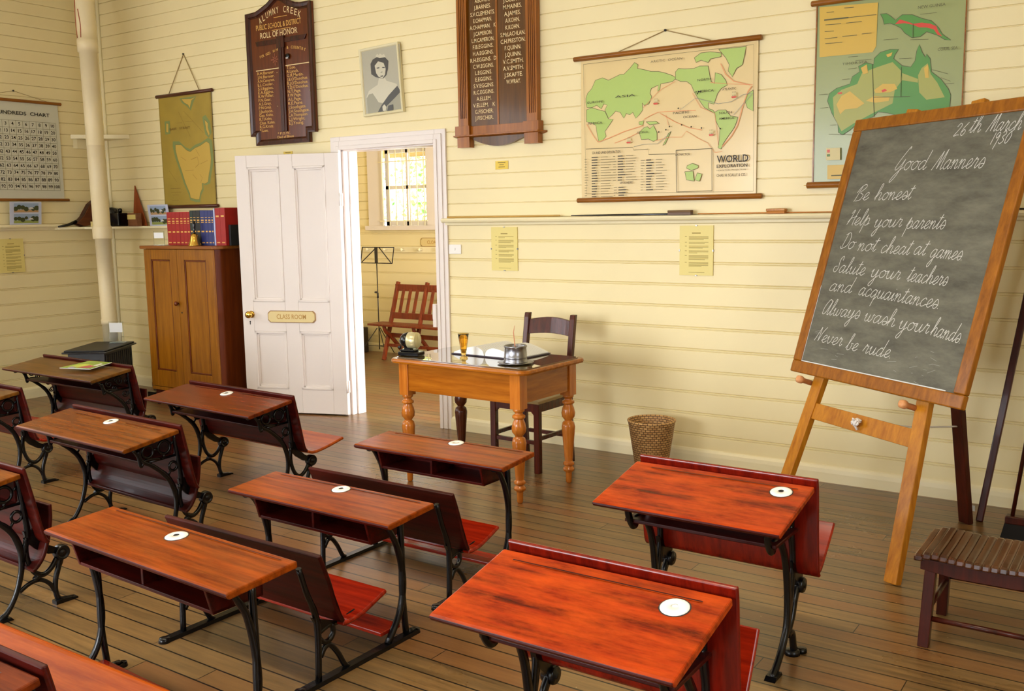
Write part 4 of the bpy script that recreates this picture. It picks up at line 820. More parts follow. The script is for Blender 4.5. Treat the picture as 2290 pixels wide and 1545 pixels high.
# ------------------------------------------------------------------ stove with its flue pipe
st = thing('stove', 'small black cast iron stove standing in the corner under the pipe', 'stove', (-8.05, 5.06, 0), R(33))
# local -y = fire door, local +y = rear with the pipe
mb = MB(); mb.bx(-.165, .165, -.29, .29, .10, .50, DIRON)
for k in range(13): y = -.26+k*.043; mb.bx(.165, .173, y-.012, y+.012, .12, .48, DIRON); mb.bx(-.173, -.165, y-.012, y+.012, .12, .48, DIRON)
mb.build('firebox', st, bevel=.006)
mb = MB(); mb.bx(-.20, .20, -.335, .325, .50, .515, DIRON); mb.bx(-.185, .185, -.32, .31, .515, .53, DIRON); mb.build('top_plate', st, bevel=.008)
mb = MB(); mb.bx(-.12, .12, -.305, -.29, .20, .44, DIRON); mb.bx(-.10, .10, -.311, -.303, .22, .42, DIRON); mb.bx(-.085, .085, -.314, -.309, .235, .405, IRON); mb.build('fire_door', st, bevel=.003)
for sx in (-1, 1):
    for sy in (-1, 1):
        mb = MB(); mb.iron([(sy*.24, .12), (sy*.28, .07), (sy*.29, .02), (sy*.31, 0)], sx*.13, DIRON, .035, .03); mb.build('leg', st)
PIPE = mat('cream_pipe_paint', (240, 224, 184), .4, noise=.05, nscale=5)
pb = Vector((-8.30, 5.33, .53)); pt = Vector((-8.355, 5.335, CH)); ax = pt-pb
def pp(z): return pb + ax*((z-.53)/(CH-.53))
mb = MB()
def ringp(z, r, n=24): c = pp(z); return [(c.x+r*math.cos(2*math.pi*k/n), c.y+r*math.sin(2*math.pi*k/n), z) for k in range(n)]
mb.loft([ringp(z, r) for z, r in ((.53, .066), (.69, .066), (.692, .074), (.735, .074), (.737, .069), (1.49, .070), (1.492, .084), (1.50, .086), (1.60, .086), (1.61, .082), (1.615, .077), (2.35, .077), (2.352, .0785), (2.358, .077), (3.19, .077), (3.192, .090), (3.30, .090), (3.302, .084), (3.42, .084), (CH, .083))], PIPE, sm=True)
po = mb.build('flue_pipe'); tag(po, 'tall cream painted flue pipe rising from the stove', 'pipe')
mb = MB()
for pts in (((-.2, 3.31), (-.35, 3.45), (-.22, 3.62), (-.3, 3.8)), ((.25, 3.31), (.3, 3.42), (.15, 3.56))):
    P = []
    for a, z in smooth([(a, z, 0) for a, z in pts], 5) and [(q[0], q[1]) for q in smooth([(a, z, 0) for a, z in pts], 5)]:
        c = pp(z); an = R(-52)+a*1.2-.6; P.append((c.x+.0855*math.cos(an), c.y+.0855*math.sin(an), z))
    mb.tube(P, .004, mat('rust_red', (170, 84, 48), .7), 5)
q = mb.build('rust_streak', po); q['label'] = 'thin reddish rust streaks near the top'
acrylic('clear stand with a white card on top of the stove beside the pipe', (-8.09, 5.255, .531), R(30), .14, .20)
# log and poker in the gap between stove and cabinet
mb = MB(); mb.lathe([(.001, -.14), (.055, -.14), (.06, -.05), (.056, .06), (.06, .14), (.001, .14)], mat('grey_bark', (112, 88, 62), .9, noise=.5, nscale=25, bump=.8, bscale=30), (0, 0, .06), 14, 'x')
tag(mb.build('firewood_log', None, loc=(-7.83, 5.60, .06), rot=(0, 0, R(80))), 'short grey-brown log in the gap between stove and cabinet', 'log')
mb = MB(); mb.bx(-.10, .10, -.17, .17, 0, .06, BLACK); tag(mb.build('hearth_box', None, loc=(-7.83, 5.60, 0), bevel=.01), 'low black box on the floor between stove and cabinet, holding a log', 'box')
# little ledge high in the corner behind the pipe
mb = MB(); mb.prism([(XL+.001, 5.44), (XL+.001, YB-.001), (-8.52, YB-.001)], 2.452, 2.492, TRIM, 'xy'); mb.prism([(XL+.002, 5.46), (XL+.002, YB-.002), (XL+.012, YB-.002), (XL+.012, 5.5)], 2.36, 2.452, TRIM, 'xy')
o = mb.build('corner_shelf', bevel=.003); tag(o, 'small cream triangular shelf high in the corner behind the pipe', 'shelf')

# ------------------------------------------------------------------ things on the corner ledge and the left rail
RZ = 1.6045
bw_ = thing('bellows', 'wooden fireplace bellows with dark nozzle leaning in the corner, half behind the pipe', 'bellows', (XL+.075, 5.41, RZ), 0)
mb = MB(); BW = wood('bellows_timber', (84, 42, 20), (112, 60, 30), 'Y', .5, .1)
pr = [(-.06, .028), (.02, .10), (.10, .22), (.17, .27), (.22, .22), (.21, .10), (.15, .02), (.02, .0)]
mb.prism([(p[0], p[1]) for p in pr], -.012, .0, BW, 'yz'); mb.prism([(p[0]+.01, p[1]+.006) for p in pr], .05, .062, BW, 'yz'); mb.build('boards', bw_, bevel=.003)
mb = MB(); mb.prism([(p[0]*.94+.008, p[1]*.94+.012) for p in pr], 0, .05, mat('brown_leather', (58, 30, 18), .6), 'yz'); mb.build('leather_bag', bw_)
mb = MB(); mb.tube([(.03, -.04, .05), (.03, -.13, .02), (.03, -.225, .006)], [.02, .013, .008], BLACK, 10); mb.build('nozzle', bw_)
def card(label, x, y, z, rz, w=.09, h=.05):
    mb = MB(); mb.prism([(0, 0), (.02, 0), (.004, h)], -w/2, w/2, PAPER, 'yz'); o = mb.build('caption_card', None, loc=(x, y, z), rot=(0, 0, rz)); tag(o, label, 'card', 'caption cards on the corner ledge')
card('cream caption card in front of the bellows, left of the pipe', XL+.19, 5.515, RZ, R(38))
ab = thing('antique_box', 'small black antique box with a rounded top, just right of the pipe', 'box', (-8.62, 5.69, RZ), R(6))
mb = MB(); mb.bx(-.09, .10, -.06, .06, 0, .13, BLACK); mb.build('body', ab, bevel=.01)
mb = MB(); mb.lathe([(.001, -.058), (.07, -.056), (.078, 0), (.07, .056), (.001, .058)], BLACK, (-.06, 0, .11), 20, 'y'); mb.build('rounded_top', ab)
for x in (-.01, .06):
    mb = MB(); mb.lathe([(.014, .13), (.02, .15), (.018, .17), (.001, .176)], BLACK, (x, 0, 0), 14); mb.build('knob', ab)
mb = MB(); SW = wood('set_square_timber', (130, 58, 22), (160, 80, 36), 'Z', .45, .2)
for a, b in (((0, 0), (0, .385)), ): pass
mb.prism([(-.115, 0), (.11, 0), (-.09, .395)], -.006, .006, SW, 'xz'); o = mb.build('set_square', None, loc=(-8.375, 5.785, RZ), rot=(R(-4), 0, 0), bevel=.002)
tag(o, 'tall pointed wooden set square standing on the corner ledge', 'set square')
bx = thing('display_box', 'little brown box in front of the set square', 'box', (-8.345, 5.71, RZ)); mb = MB(); mb.bx(-.075, .06, -.03, .03, 0, .125, wood('dull_box_timber', (120, 74, 44), (140, 92, 60), 'X', .6, 0)); mb.build('body', bx, bevel=.003)
mb = MB(); mb.bx(-.08, .05, -.032, -.0305, .065, .11, PAPER); q = mb.build('paper_label', bx); q['label'] = 'cream paper label on the front'
def photo_card(label, loc, rz, w, h, seed, tilt=0.0):
    t = thing('photo_display', label, 'photo display', loc, rz, 'mounted colour photographs on the ledge'); rnd = random.Random(seed)
    M = lambda x, z, d: (x, -d + z*math.tan(tilt)*1.0, z)
    mb = MB(); mb.loft([[M(-w/2, 0, 0), M(w/2, 0, 0), M(w/2, h, 0), M(-w/2, h, 0)], [M(-w/2, 0, -.006), M(w/2, 0, -.006), M(w/2, h, -.006), M(-w/2, h, -.006)]], mat('pale_mount', (196, 202, 226), .4), sm=False); mb.build('mount', t)
    S, G, T, Rf, E_ = (mat('photo_sky', (150, 170, 200), .4), mat('photo_grass', (150, 160, 84), .4), mat('photo_trees', (58, 66, 36), .4), mat('photo_roof', (214, 210, 206), .4), mat('photo_earth', (186, 150, 104), .4))
    for j, z0 in enumerate((h*.06, h*.53)):
        mb = MB(); a, b, c = -w*.38, w*.40, h*.40
        mb.poly([(a, z0), (b, z0), (b, z0+c), (a, z0+c)], S, M, .001); mb.poly([(a, z0), (b, z0), (b, z0+c*.3), (a, z0+c*.3)], E_ if j else G, M, .0014)
        for k in range(7):
            x = a+(b-a)*(k+.5)/7; r1 = (b-a)*rnd.uniform(.07, .12); zz = z0+c*rnd.uniform(.35, .62)
            if k == 4: continue
            mb.poly([(max(a, min(b, x+r1*math.cos(q*.7))), min(z0+c, zz+r1*.9*math.sin(q*.7))) for q in range(9)], T, M, .0018+.0001*k)
        x = a+(b-a)*.66; mb.poly([(x-.02, z0+c*.38), (x+.035, z0+c*.38), (x+.02, z0+c*.56), (x-.005, z0+c*.56)], Rf, M, .003)
        mb.build('photo_print', t)
photo_card('pair of colour landscape photographs on a pale mount, on the left wall rail', (XL+.045, 4.905, 1.637), R(90), .30, .21, 3, R(-8))
photo_card('pair of colour photographs on a mount beside the cabinet, right of the set square', (-8.045, 5.77, RZ), R(0), .31, .20, 5, R(-6))
mb = MB(); 
mb.bm.free()
# ------------------------------------------------------------------ hanging maps, boards and papers
MC = {'green': mat('map_green', (170, 194, 96), .4), 'orange': mat('map_route_orange', (226, 150, 96), .5), 'grey': mat('map_route_grey', (150, 146, 130), .5), 'dark': mat('map_ink', (96, 84, 50), .6),
      'agreen': mat('map_lowland_green', (76, 138, 44), .4), 'olive': mat('map_plateau_olive', (160, 160, 70), .4), 'yellow': mat('map_upland_yellow', (206, 168, 54), .4), 'red': mat('map_mountain_red', (206, 56, 26), .4), 'adark': mat('map_ink_brown', (84, 84, 54), .6), 'cream': mat('map_cream', (214, 200, 146), .5),
      'tgreen': mat('map_sea_shallow', (124, 136, 76), .5), 'tland': mat('map_old_land', (196, 162, 70), .5), 'tdark': mat('map_old_ink', (116, 90, 32), .6),
      'pbg': mat('photo_grey_ground', (172, 166, 144), .35), 'pl': mat('photo_light_tone', (200, 193, 168), .35), 'pm': mat('photo_mid_tone', (150, 145, 122), .35), 'pd': mat('photo_dark_tone', (58, 53, 43), .35)}
COAST = {'green': 'dark', 'agreen': 'adark', 'tland': 'tdark'}
def paint(mb, items, ox, oz, F, d0, step=.00035):
    for i, (c, wd, pts) in enumerate(items):
        P = [(p[0]/1000-ox, p[1]/1000-oz) for p in pts]
        if wd == 0:
            mb.poly(P, MC[c], F, d0+step*i)
            if c in COAST: mb.strip(P+[P[0]], .0028, MC[COAST[c]], F, d0+step*i+step*.5)
        else: mb.strip(P, wd/1000, MC[c], F, d0+step*i)
def rod(parent, x0, x1, z, r, m, d, name='rod', z1=None, knob=True):
    mb = MB(); z1 = z if z1 is None else z1
    mb.tube([(x0, -d, z), (x0+.004, -d, z), (x1-.004, -d, z1), (x1, -d, z1)], [r*.8, r, r, r*.8], m, 12)
    return mb.build(name, parent)
def cords(parent, apex, pts, d, m=STRING, r=.003):
    mb = MB()
    for p in pts: mb.tube([(p[0], -d, p[1]), (apex[0], -.004, apex[1])], r, m, 6)
    mb.lathe([(.008, 0), (.008, -.012), (.001, -.013)], BLACK, (apex[0], 0, apex[1]), 10, 'y')
    return mb.build('hanging_cord', parent)
def hung_sheet(parent, L, R_, B, T, m, wave=.004, sh=.35, name='sheet'):
    """slightly billowed sheet between the rods; returns the depth function"""
    mb = MB(); n = 16
    mb.loft([[(L+(R_-L)*a, -.012-wave*math.sin(math.pi*k/n), T+(B-T)*k/n) for a in (0, 1)] for k in range(n+1)], m, closed=False, caps=False, sm=True)
    return mb
# Tasmania map
tm = thing('wall_map', 'narrow olive wall map of an island state on dark rods, above the cabinet', 'map', (-7.63, YB, 1.78))
F_ = lambda x, z, d: (x, -d, z)
mb = MB(); mb.loft([[(-.382, -.014, 1.03), (.378, -.014, 1.03)], [(-.382, -.014, .0), (.372, -.014, 0)]], mat('old_map_olive', (164, 138, 50), .5, noise=.15, nscale=4), closed=False, caps=False)
paint(mb, TAS, -7.63, 1.78, F_, .0145); 
for q in ([(-.372, .01), (-.372, 1.02), (.366, 1.02), (.362, .01), (-.372, .01)],): mb.strip(q, .003, MC['tdark'], F_, .0146)
mb.text('BASS   STRAIT', -.08, .71, .03, MC['tdark'], F_, .022, 'CENTER', .30); mb.build('map_sheet', tm)
rod(tm, -.408, .407, 1.028, .016, RODD, .018, 'rod'); rod(tm, -.409, .401, .0, .017, RODD, .018, 'rod'); cords(tm, (.015, 1.382), ((-.213, 1.044), (.224, 1.044)), .018, STRING, .004)
# roll of honour
rh = thing('honour_board', 'dark mahogany roll of honour board with gold names above the open door', 'honour board', (-6.315, YB, 2.28))
def P_(pts): return [(x+6.315, z-2.28) for x, z in pts]
top = [(-6.70, 3.39), (-6.58, 3.395), (-6.52, 3.415), (-6.44, 3.445), (-6.39, 3.475), (-6.34, 3.50), (-6.31, 3.506), (-6.28, 3.50), (-6.23, 3.475), (-6.17, 3.44), (-6.09, 3.412), (-6.03, 3.405), (-5.925, 3.405)]
out = P_([(-6.648, 2.282), (-5.998, 2.282), (-5.998, 2.362), (-5.925, 2.362)] + top[::-1] + [(-6.712, 3.39), (-6.712, 2.362), (-6.648, 2.362)])
mb = MB(); mb.prism(out, -.028, -.004, ROLLW, 'xz'); mb.build('panel', rh, bevel=.003)
mb = MB()
def inset(pts, k):
    o = []; n = len(pts)
    for i in range(n):
        a, b, c = Vector(pts[i-1]), Vector(pts[i]), Vector(pts[(i+1) % n]); d1 = (b-a).normalized(); d2 = (c-b).normalized()
        n1 = Vector((-d1.y, d1.x)); n2 = Vector((-d2.y, d2.x)); q = n1+n2
        q = q/max(q.dot(n1), .3)/1.0 if q.length > 1e-6 else n1
        o.append(tuple(b + q*k))
    return o
rg = [[(x, -d, z) for x, z in inset(out, k)] for k, d in ((0, .028), (0, .044), (.012, .047), (.034, .044), (.040, .036), (.05, .0285))]
mb.loft(rg, ROLLF, caps=False, sm=False); mb.build('frame', rh)
mb = MB(); A = ROLLF
mb.prism(P_([(-6.59, 3.112), (-6.33, 3.112), (-6.33, 3.15), (-6.60, 3.15)]), -.04, -.028, A, 'xz'); mb.prism(P_([(-6.25, 3.112), (-6.01, 3.112), (-5.985, 3.15), (-6.25, 3.15)]), -.04, -.028, A, 'xz'); mb.prism(P_([(-6.335, 3.07), (-6.245, 3.07), (-6.245, 3.165), (-6.335, 3.165)]), -.048, -.028, A, 'xz'); mb.prism(P_([(-6.325, 2.386), (-6.258, 2.386), (-6.258, 3.075), (-6.325, 3.075)]), -.042, -.028, A, 'xz')
mb.prism(P_([(-6.303, 2.39), (-6.280, 2.39), (-6.280, 3.07), (-6.303, 3.07)]), -.047, -.042, A, 'xz'); mb.build('carved_cross', rh, bevel=.003)
mb = MB(); fw = lambda x, z, d: (x, -d, z)
for i, chh in enumerate('ALUMNY CREEK'):
    t = (i+.5)/12; a = (t-.5); x = -6.30+a*.50; z = 3.392-.30*a*a; mb.text(chh, x+6.315, z-2.28-.035, .074, CREAMP, fw, .0295, 'CENTER', .030 if chh != ' ' else None, .002, -a*.75)
for txt, z, wd, sz in (('PUBLIC SCHOOL & DISTRICT', 3.243, .545, .062), ('ROLL OF HONOR', 3.172, .45, .068)):
    mb.text(txt, -.005, z-2.28, sz, GOLDP if wd > .5 else CREAMP, fw, .0295, 'CENTER', wd, .002)
mb.strip(P_([(-6.37, 3.325), (-6.21, 3.325)]), .004, GOLDP, fw, .0295); mb.strip(P_([(-6.40, 3.225), (-6.17, 3.225)]), .004, GOLDP, fw, .0295)
for i, chh in enumerate('FOR GOD, KING'): t = i/12; mb.text(chh, -6.56+.22*t+6.315, 3.012+.042*t-2.28, .03, GOLDP, fw, .0295, 'LEFT', None, .004, .22)
for i, chh in enumerate('& COUNTRY'): t = i/8; mb.text(chh, -6.23+.20*t+6.315, 3.056-.035*t*t-2.28, .034, GOLDP, fw, .0295, 'LEFT', None, .004, -.2*t)
mb.strip(P_([(-6.619, 2.912), (-6.328, 2.912)]), .007, CREAMP, fw, .0295); mb.strip(P_([(-6.256, 2.923), (-5.95, 2.923)]), .007, CREAMP, fw, .0295)
for i, n in enumerate(('R.H.Barnier.', 'J.N.Barnier.', 'A.N.Cameron.', 'E.L.Cooler.', 'S.I.Eggins.', 'E.A.Eggins.', 'R.W.Fuller.', 'F.N.Gear.', 'A.S.Gray.', 'P.N.Gray.', 'J.Jackson.', 'Geo. Kohn.', 'R.T.Kohn.', 'Chas. Kohn.', 'R.G.Kratz.', 'F.Lee.')):
    mb.text(n, -6.605+6.315, 2.876-.0319*i-2.28, .035, GOLDP, fw, .0295, 'LEFT', .0175*len(n), .002)
for i, n in enumerate(('T.Lee.', 'R.Lynch.', 'G.R.Martin.', "J.E.O'Donohue.", "R.J.O'Donohue.", "T.D.O'Donohue.", 'N.T.Page.', 'F.W.Page.', 'A.L.Page.', 'R.E.Paine.', 'J.Southgate.', 'J.H.Southgate.', 'L.A.Thompson.', 'L.J.Wright.', 'E.J.Young.')):
    mb.text(n, -6.24+6.315, 2.892-.0325*i-2.28, .036, GOLDP, fw, .0295, 'LEFT', .0175*len(n), .002)
mb.text('* P.O.W.', -6.31+6.315, 2.362-2.28, .03, GOLDP, fw, .0295, 'CENTER', .15, .004); mb.text('Died of Illness', -6.29+6.315, 2.333-2.28, .03, GOLDP, fw, .0295, 'CENTER', .20, .004)
for x, z in ((-6.36, 2.877), (-6.37, 2.60), (-5.965, 2.845), (-5.98, 2.70)): mb.lathe([(.005, -.0295), (.001, -.031)], CREAMP, (x+6.315, 0, z-2.28), 8, 'y')
mb.build('gold_lettering', rh)
mb = MB()
for k in range(8):
    a = k*math.pi/4; L_ = .05 if k % 2 == 0 else .035; c = (-6.375+6.315, 2.985-2.28)
    mb.strip([c, (c[0]+L_*math.cos(a), c[1]+L_*math.sin(a))], .008, mat('poppy_red', (150, 80, 50), .6), fw, .032)
mb.lathe([(.001, -.048), (.02, -.046), (.024, -.038), (.02, -.03)], BLACK, (-6.215+6.315, 0, 2.995-2.28), 14, 'y'); mb.bx(.09, .115, -.05, -.044, .695, .703, WPLAST); mb.build('painted_emblem', rh)
# brass tags
def small_plate(label, x, z, w, h):
    t = thing('brass_plate', label, 'plate', (x, YB, z), 0, 'small brass plates under the honour boards'); mb = MB(); mb.bx(-w/2, w/2, -.004, 0, 0, h, mat('dull_brass', (190, 160, 60), .35, metal=.5)); mb.build('metal', t)
    mb = MB()
    for k, q in enumerate((.6, .35, .5)): mb.bx(-w*q/2, w*q/2, -.0046, -.004, h*(.78-.27*k), h*(.78-.27*k)+.004, DARK)
    mb.build('engraving', t)
small_plate('small brass plate on the wall below the oak honour board', -4.078, 1.983, .112, .060)
small_plate('small brass plate peeping out above the open door', -6.30, 2.170, .108, .050)
# portrait
pt_ = thing('framed_portrait', 'black and white portrait photograph of a woman in a sash, in a pale frame', 'picture', (-5.195, YB, 2.70), 0)
pt_.rotation_euler = (0, R(0), 0)
F2 = lambda x, z, d: (x, -d, z)
pc = [(-5.417, 2.964), (-5.009, 2.981), (-4.974, 2.456), (-5.386, 2.443)]
q = [(x+5.195, z-2.70) for x, z in pc]
mb = MB(); qi = inset([q[3], q[2], q[1], q[0]], .022); qo = [q[3], q[2], q[1], q[0]]
mb.loft([[(x, -d, z) for x, z in pp_] for pp_, d in ((qo, .002), (qo, .034), (inset(qo, .006), .038), (inset(qo, .016), .034), (qi, .026))], mat('pale_frame', (226, 216, 176), .45), caps=False, sm=False); mb.build('frame', pt_)
mb = MB(); mb.poly(qi, MC['pbg'], F2, .025); paint(mb, POR, -5.195, 2.70, F2, .0255, .0003); mb.build('photograph', pt_)
# oak honour board
ob = thing('honour_board', 'oak honour board with fluted pilasters and cream names, right of the doorway', 'honour board', (-4.083, YB, 2.15))
mb = MB(); mb.bx(-.30, .31, -.03, -.004, .10, 1.75, OAKP); mb.bx(-.006, .008, -.034, -.03, .145, 1.7, OAKF); mb.build('panel', ob)
mb = MB()
for a, b in ((-.345, -.255), (.258, .347)):
    mb.bx(a, b, -.05, -.004, .15, 1.72, OAKF)
    for k in range(4): x = a+.022+k*.0155; mb.bx(x-.003, x+.003, -.0545, -.05, .21, 1.70, OAKF); mb.bx(x+.003, x+.0062, -.0515, -.05, .21, 1.70, ROLLF)
    mb.bx(a-.02, b+.02, -.068, -.004, .085, .155, OAKF); mb.bx(a-.005 if a < 0 else a-.015, b+.015 if a < 0 else b+.012, -.062, -.004, .0, .075, OAKF)
mb.build('pilasters', ob, bevel=.004)
mb = MB(); mb.bx(-.255, .258, -.045, -.004, .085, .15, OAKF); mb.loft([[(x, -y, z) for y, z in pr] for x, pr in ((-.40, [(.004, .075), (.02, .083), (.02, .085), (.004, .088)]), (-.37, [(.004, .066), (.085, .078), (.085, .088), (.004, .09)]), (.37, [(.004, .066), (.085, .078), (.085, .088), (.004, .09)]), (.40, [(.004, .075), (.02, .083), (.02, .085), (.004, .088)]))], OAKF, sm=False); mb.build('moulded_ledge', ob, bevel=.002)
mb = MB(); mb.prism([(-.25, .075)] + [(-.23+.46*k/12, .055-.055*math.sin(math.pi*k/12)) for k in range(13)] + [(.25, .075)], -.035, -.004, OAKP, 'xz'); mb.build('curved_apron', ob)
mb = MB(); NM = ['A.BOWEN.', 'J.BARNES.', 'S.V.CLEMENTS.', 'E.CHAPMAN.', 'A.CHAPMAN.   K', 'J.CAMERON.', 'L.M.CAMERON.', 'F.B.EGGINS.', 'H.A.EGGINS.', 'R.H.EGGINS.  D', 'C.W.EGGINS.', 'L.EGGINS.', 'E.EGGINS.', 'S.V.EGGINS.', 'R.C.EGGINS.', 'A.ELLEM.', 'V.ELLEM.   K', 'G.FISCHER.', 'J.FISCHER.']
for i, n in enumerate(NM): mb.text(n, -4.205+4.083, 2.343+(18-i)*.0457-2.15, .040, CREAMP, fw, .0315, 'CENTER', .0165*len(n), .003)
NM = ['J.OBERTI.', 'M.MAINES.', 'A.JAMES.', 'A.KOHN.', 'K.KOHN.', 'S.McLACHLAN.', 'C.H.PRESTON.', 'F.QUINN.', 'J.QUINN.', 'V.C.SMITH.', 'A.V.SMITH.', 'J.SKAFTE.', 'W.WRAY.']
for i, n in enumerate(NM): mb.text(n, -3.945+4.083, 2.577+(12-i)*.0466-2.15, .042, CREAMP, fw, .0315, 'CENTER', .0175*len(n), .003)
mb.build('painted_names', ob)
# world map
wm = thing('wall_map', 'large cream and green world exploration map hanging above the chalk rail', 'map', (-2.78, YB, 1.745))
mb = hung_sheet(wm, -.622, .618, .005, .945, mat('glossy_map_paper', (226, 200, 142), .28, coat=.1, noise=.06, nscale=3), .004)
paint(mb, WORLD, -2.78, 1.745, fw, .0175)
D1 = .0365; INK = mat('map_text_ink', (46, 36, 22), .6)
X = lambda px, pz: (px+2.78, pz-1.745)
mb.text('WORLD', .37, .212, .062, INK, fw, D1, 'LEFT', .205, .014); mb.text('EXPLORATION', .37, .180, .028, INK, fw, D1, 'LEFT', .20, .015); mb.text('CHAS. H. SCALLY & CO.', .37, .125, .024, INK, fw, D1, 'LEFT', .19, .006); mb.text('MERCATORS PROJECTION', .37, .16, .012, MC['dark'], fw, D1, 'LEFT', .19)
mb.text('SEA AND LAND EXPLORATION', -.525, .307, .024, INK, fw, D1, 'LEFT', .215, .006); mb.text('AIR PIONEERS', -.315, .102, .022, INK, fw, D1, 'LEFT', .095, .006); mb.text('ANTARCTICA', .087, .268, .02, INK, fw, D1, 'LEFT', .10, .006)
for t_, x_, z_, w_ in (('EUROPE', -.56, .643, .12), ('ASIA', -.35, .665, .15), ('AFRICA', -.56, .505, .115), ('AUSTRALIA', -.19, .424, .08), ('NORTH', .235, .72, .09), ('AMERICA', .215, .65, .13), ('SOUTH', .38, .508, .085), ('AMERICA', .38, .474, .10), ('ARCTIC  OCEAN', -.09, .865, .22), ('PACIFIC', .07, .53, .11), ('OCEAN', .14, .50, .09), ('ATLANTIC', .40, .65, .09)):
    mb.text(t_, x_, z_, .02, INK if len(t_) < 10 else MC['dark'], fw, D1, 'LEFT', w_, .003 if len(t_) < 10 else 0)
rnd = random.Random(4)
for cx, z0, z1, lw_ in ((-.585, .02, .275, .03), (-.53, .02, .285, .05), (-.46, .02, .285, .10), (-.365, .12, .285, .03), (-.33, .12, .285, .06), (-.27, .12, .285, .09), (-.36, .02, .08, .025), (-.325, .02, .08, .06), (-.16, .05, .25, .03), (-.12, .05, .25, .06), (-.05, .05, .25, .08)):
    z = z1
    while z > z0:
        mb.strip([(cx, z), (cx+lw_*rnd.uniform(.5, 1), z)], .006 if lw_ in (.05, .06) else .003, INK if lw_ in (.05, .06) else MC['dark'], fw, D1); z -= .0175
for x_, z_ in ((-.055, .61), (.475, .61), (.33, .39), (-.25, .375)):      # little ships
    mb.poly([(x_-.016, z_), (x_+.018, z_), (x_+.012, z_-.01), (x_-.012, z_-.01)], MC['red'], fw, D1)
    for k in (-.008, .002, .011): mb.strip([(x_+k, z_), (x_+k, z_+.028)], .002, INK, fw, D1); mb.poly([(x_+k-.004, z_+.008), (x_+k+.004, z_+.008), (x_+k+.003, z_+.022), (x_+k-.003, z_+.022)], MC['cream'], fw, D1+.0003)
for x_, z_ in ((.235, .645), (.105, .565), (.045, .455), (.02, .436), (-.03, .425), (.13, .46), (.195, .444), (.265, .432), (.39, .42)): mb.lathe([(.005, -D1), (.001, -D1-.001)], INK, (x_, 0, z_), 8, 'y')
mb.build('map_sheet', wm)
rod(wm, -.672, .641, .945, .017, ROD, .022); rod(wm, -.651, .660, .0, .017, ROD, .022); cords(wm, (-.002, 1.062), ((-.33, .962), (.316, .962)), .022, STRING, .003)
# Australia map
am = thing('wall_map', 'green and yellow relief map of a continent, partly hidden by the easel chalkboard', 'map', (-1.42, YB, 1.80))
mb = hung_sheet(am, -.392, .41, .015, 1.04, mat('map_sea_green', (150, 158, 100), .32, coat=.1, noise=.06, nscale=3), .004)
paint(mb, AUS, -1.42, 1.80, fw, .0178, .0003)
mb.text('NEW GUINEA', .24, .935, .022, MC['adark'], fw, .046, 'CENTER', .14); mb.text('CORAL SEA', .33, .70, .022, MC['adark'], fw, .046, 'CENTER', .10); mb.text('TIMOR SEA', -.16, .675, .018, MC['adark'], fw, .046, 'CENTER', .14); mb.build('map_sheet', am)
mb = MB()
for a, b, c in ((-.396, -.388, 0), (.406, .412, 0)): mb.bx(a, b, -.018, -.012, .015, 1.04, ROD)
mb.build('edge_binding', am)
rod(am, -.424, .43, 1.042, .017, ROD, .022); rod(am, -.424, .43, .0, .019, ROD, .022)
mb = MB(); mb.ring((-.432, -.022, .0), .01, .002, BRASS, 'z', 12); mb.build('ring', am)
# number chart on the left wall
hc = thing('hundreds_chart', 'grey hundreds chart with number squares on the left wall', 'chart', (XL, 5.0, 1.865), R(90))
mb = hung_sheet(hc, -.56, .325, .0, .895, mat('grey_chart', (206, 204, 186), .5), .004)
gp, rp = .0643, .0632; gx, gz = .288, .722     # right and top edge of the grid
for i in range(11):
    mb.strip([(gx-gp*i, gz), (gx-gp*i, gz-rp*10)], .0025, mat('chart_line', (128, 126, 92), .6), fw, .0185); mb.strip([(gx, gz-rp*i), (gx-gp*10, gz-rp*i)], .0025, mat('chart_line', (128, 126, 92), .6), fw, .0185)
for n in range(1, 101):
    c, r_ = (n-1) % 10, (n-1)//10; mb.text(str(n), gx-gp*(9-c)-gp/2, gz-rp*r_-rp*.68, .042, DARK, fw, .0188, 'CENTER', None, .012)
mb.text('HUNDREDS  CHART', .235, .775, .046, DARK, fw, .0188, 'RIGHT', .53, .014); mb.build('chart_sheet', hc)
rod(hc, -.58, .357, .903, .014, ROD, .02); rod(hc, -.58, .368, .0, .013, ROD, .02); cords(hc, (-.09, .99), ((-.40, .915), (.22, .915)), .02, STRING, .002)
# framed notices
def notice(label, x, z0, w, h, M=None, seed=1, paras=((.78, .07, .35), (.68, 5), (.5, 4), (.36, 6))):
    t = thing('framed_notice', label, 'notice', *M if M else ((x, YB, z0), 0), 'cream typed notices under the chalk rail'); rnd = random.Random(seed)
    mb = MB(); mb.bx(-w/2, w/2, -.008, -.001, 0, h, PAPER); mb.build('sheet', t)
    mb = MB()
    for sx, sz in ((0, h), (0, 0), (-w/2, h/2), (w/2, h/2)): mb.bx(sx-.006 if sx == 0 else sx-.003, sx+.006 if sx == 0 else sx+.003, -.012, 0, sz-.003 if sx == 0 else sz-.006, sz+.003 if sx == 0 else sz+.006, PEWTER)
    mb.build('glass_clips', t)
    mb = MB(); C_ = mat('typed_ink', (150, 128, 60), .7); mb.strip([(-w*.13, h*.85), (w*.13, h*.85)], .006, C_, fw, .0085); z = h*.78
    while z > h*.18:
        nl = rnd.randint(2, 5)
        for k in range(nl):
            mb.strip([(-w*.22, z), (w*(.36 if k < nl-1 else rnd.uniform(.0, .3)), z)], .0028, C_, fw, .0085); z -= .0065
        mb.strip([(-w*.34, z+.0065*nl), (-w*.28, z+.0065*nl)], .003, C_, fw, .0085); z -= .011
    mb.strip([(-w*.22, h*.06), (w*.25, h*.06)], .0025, C_, fw, .0085); mb.build('typing', t)
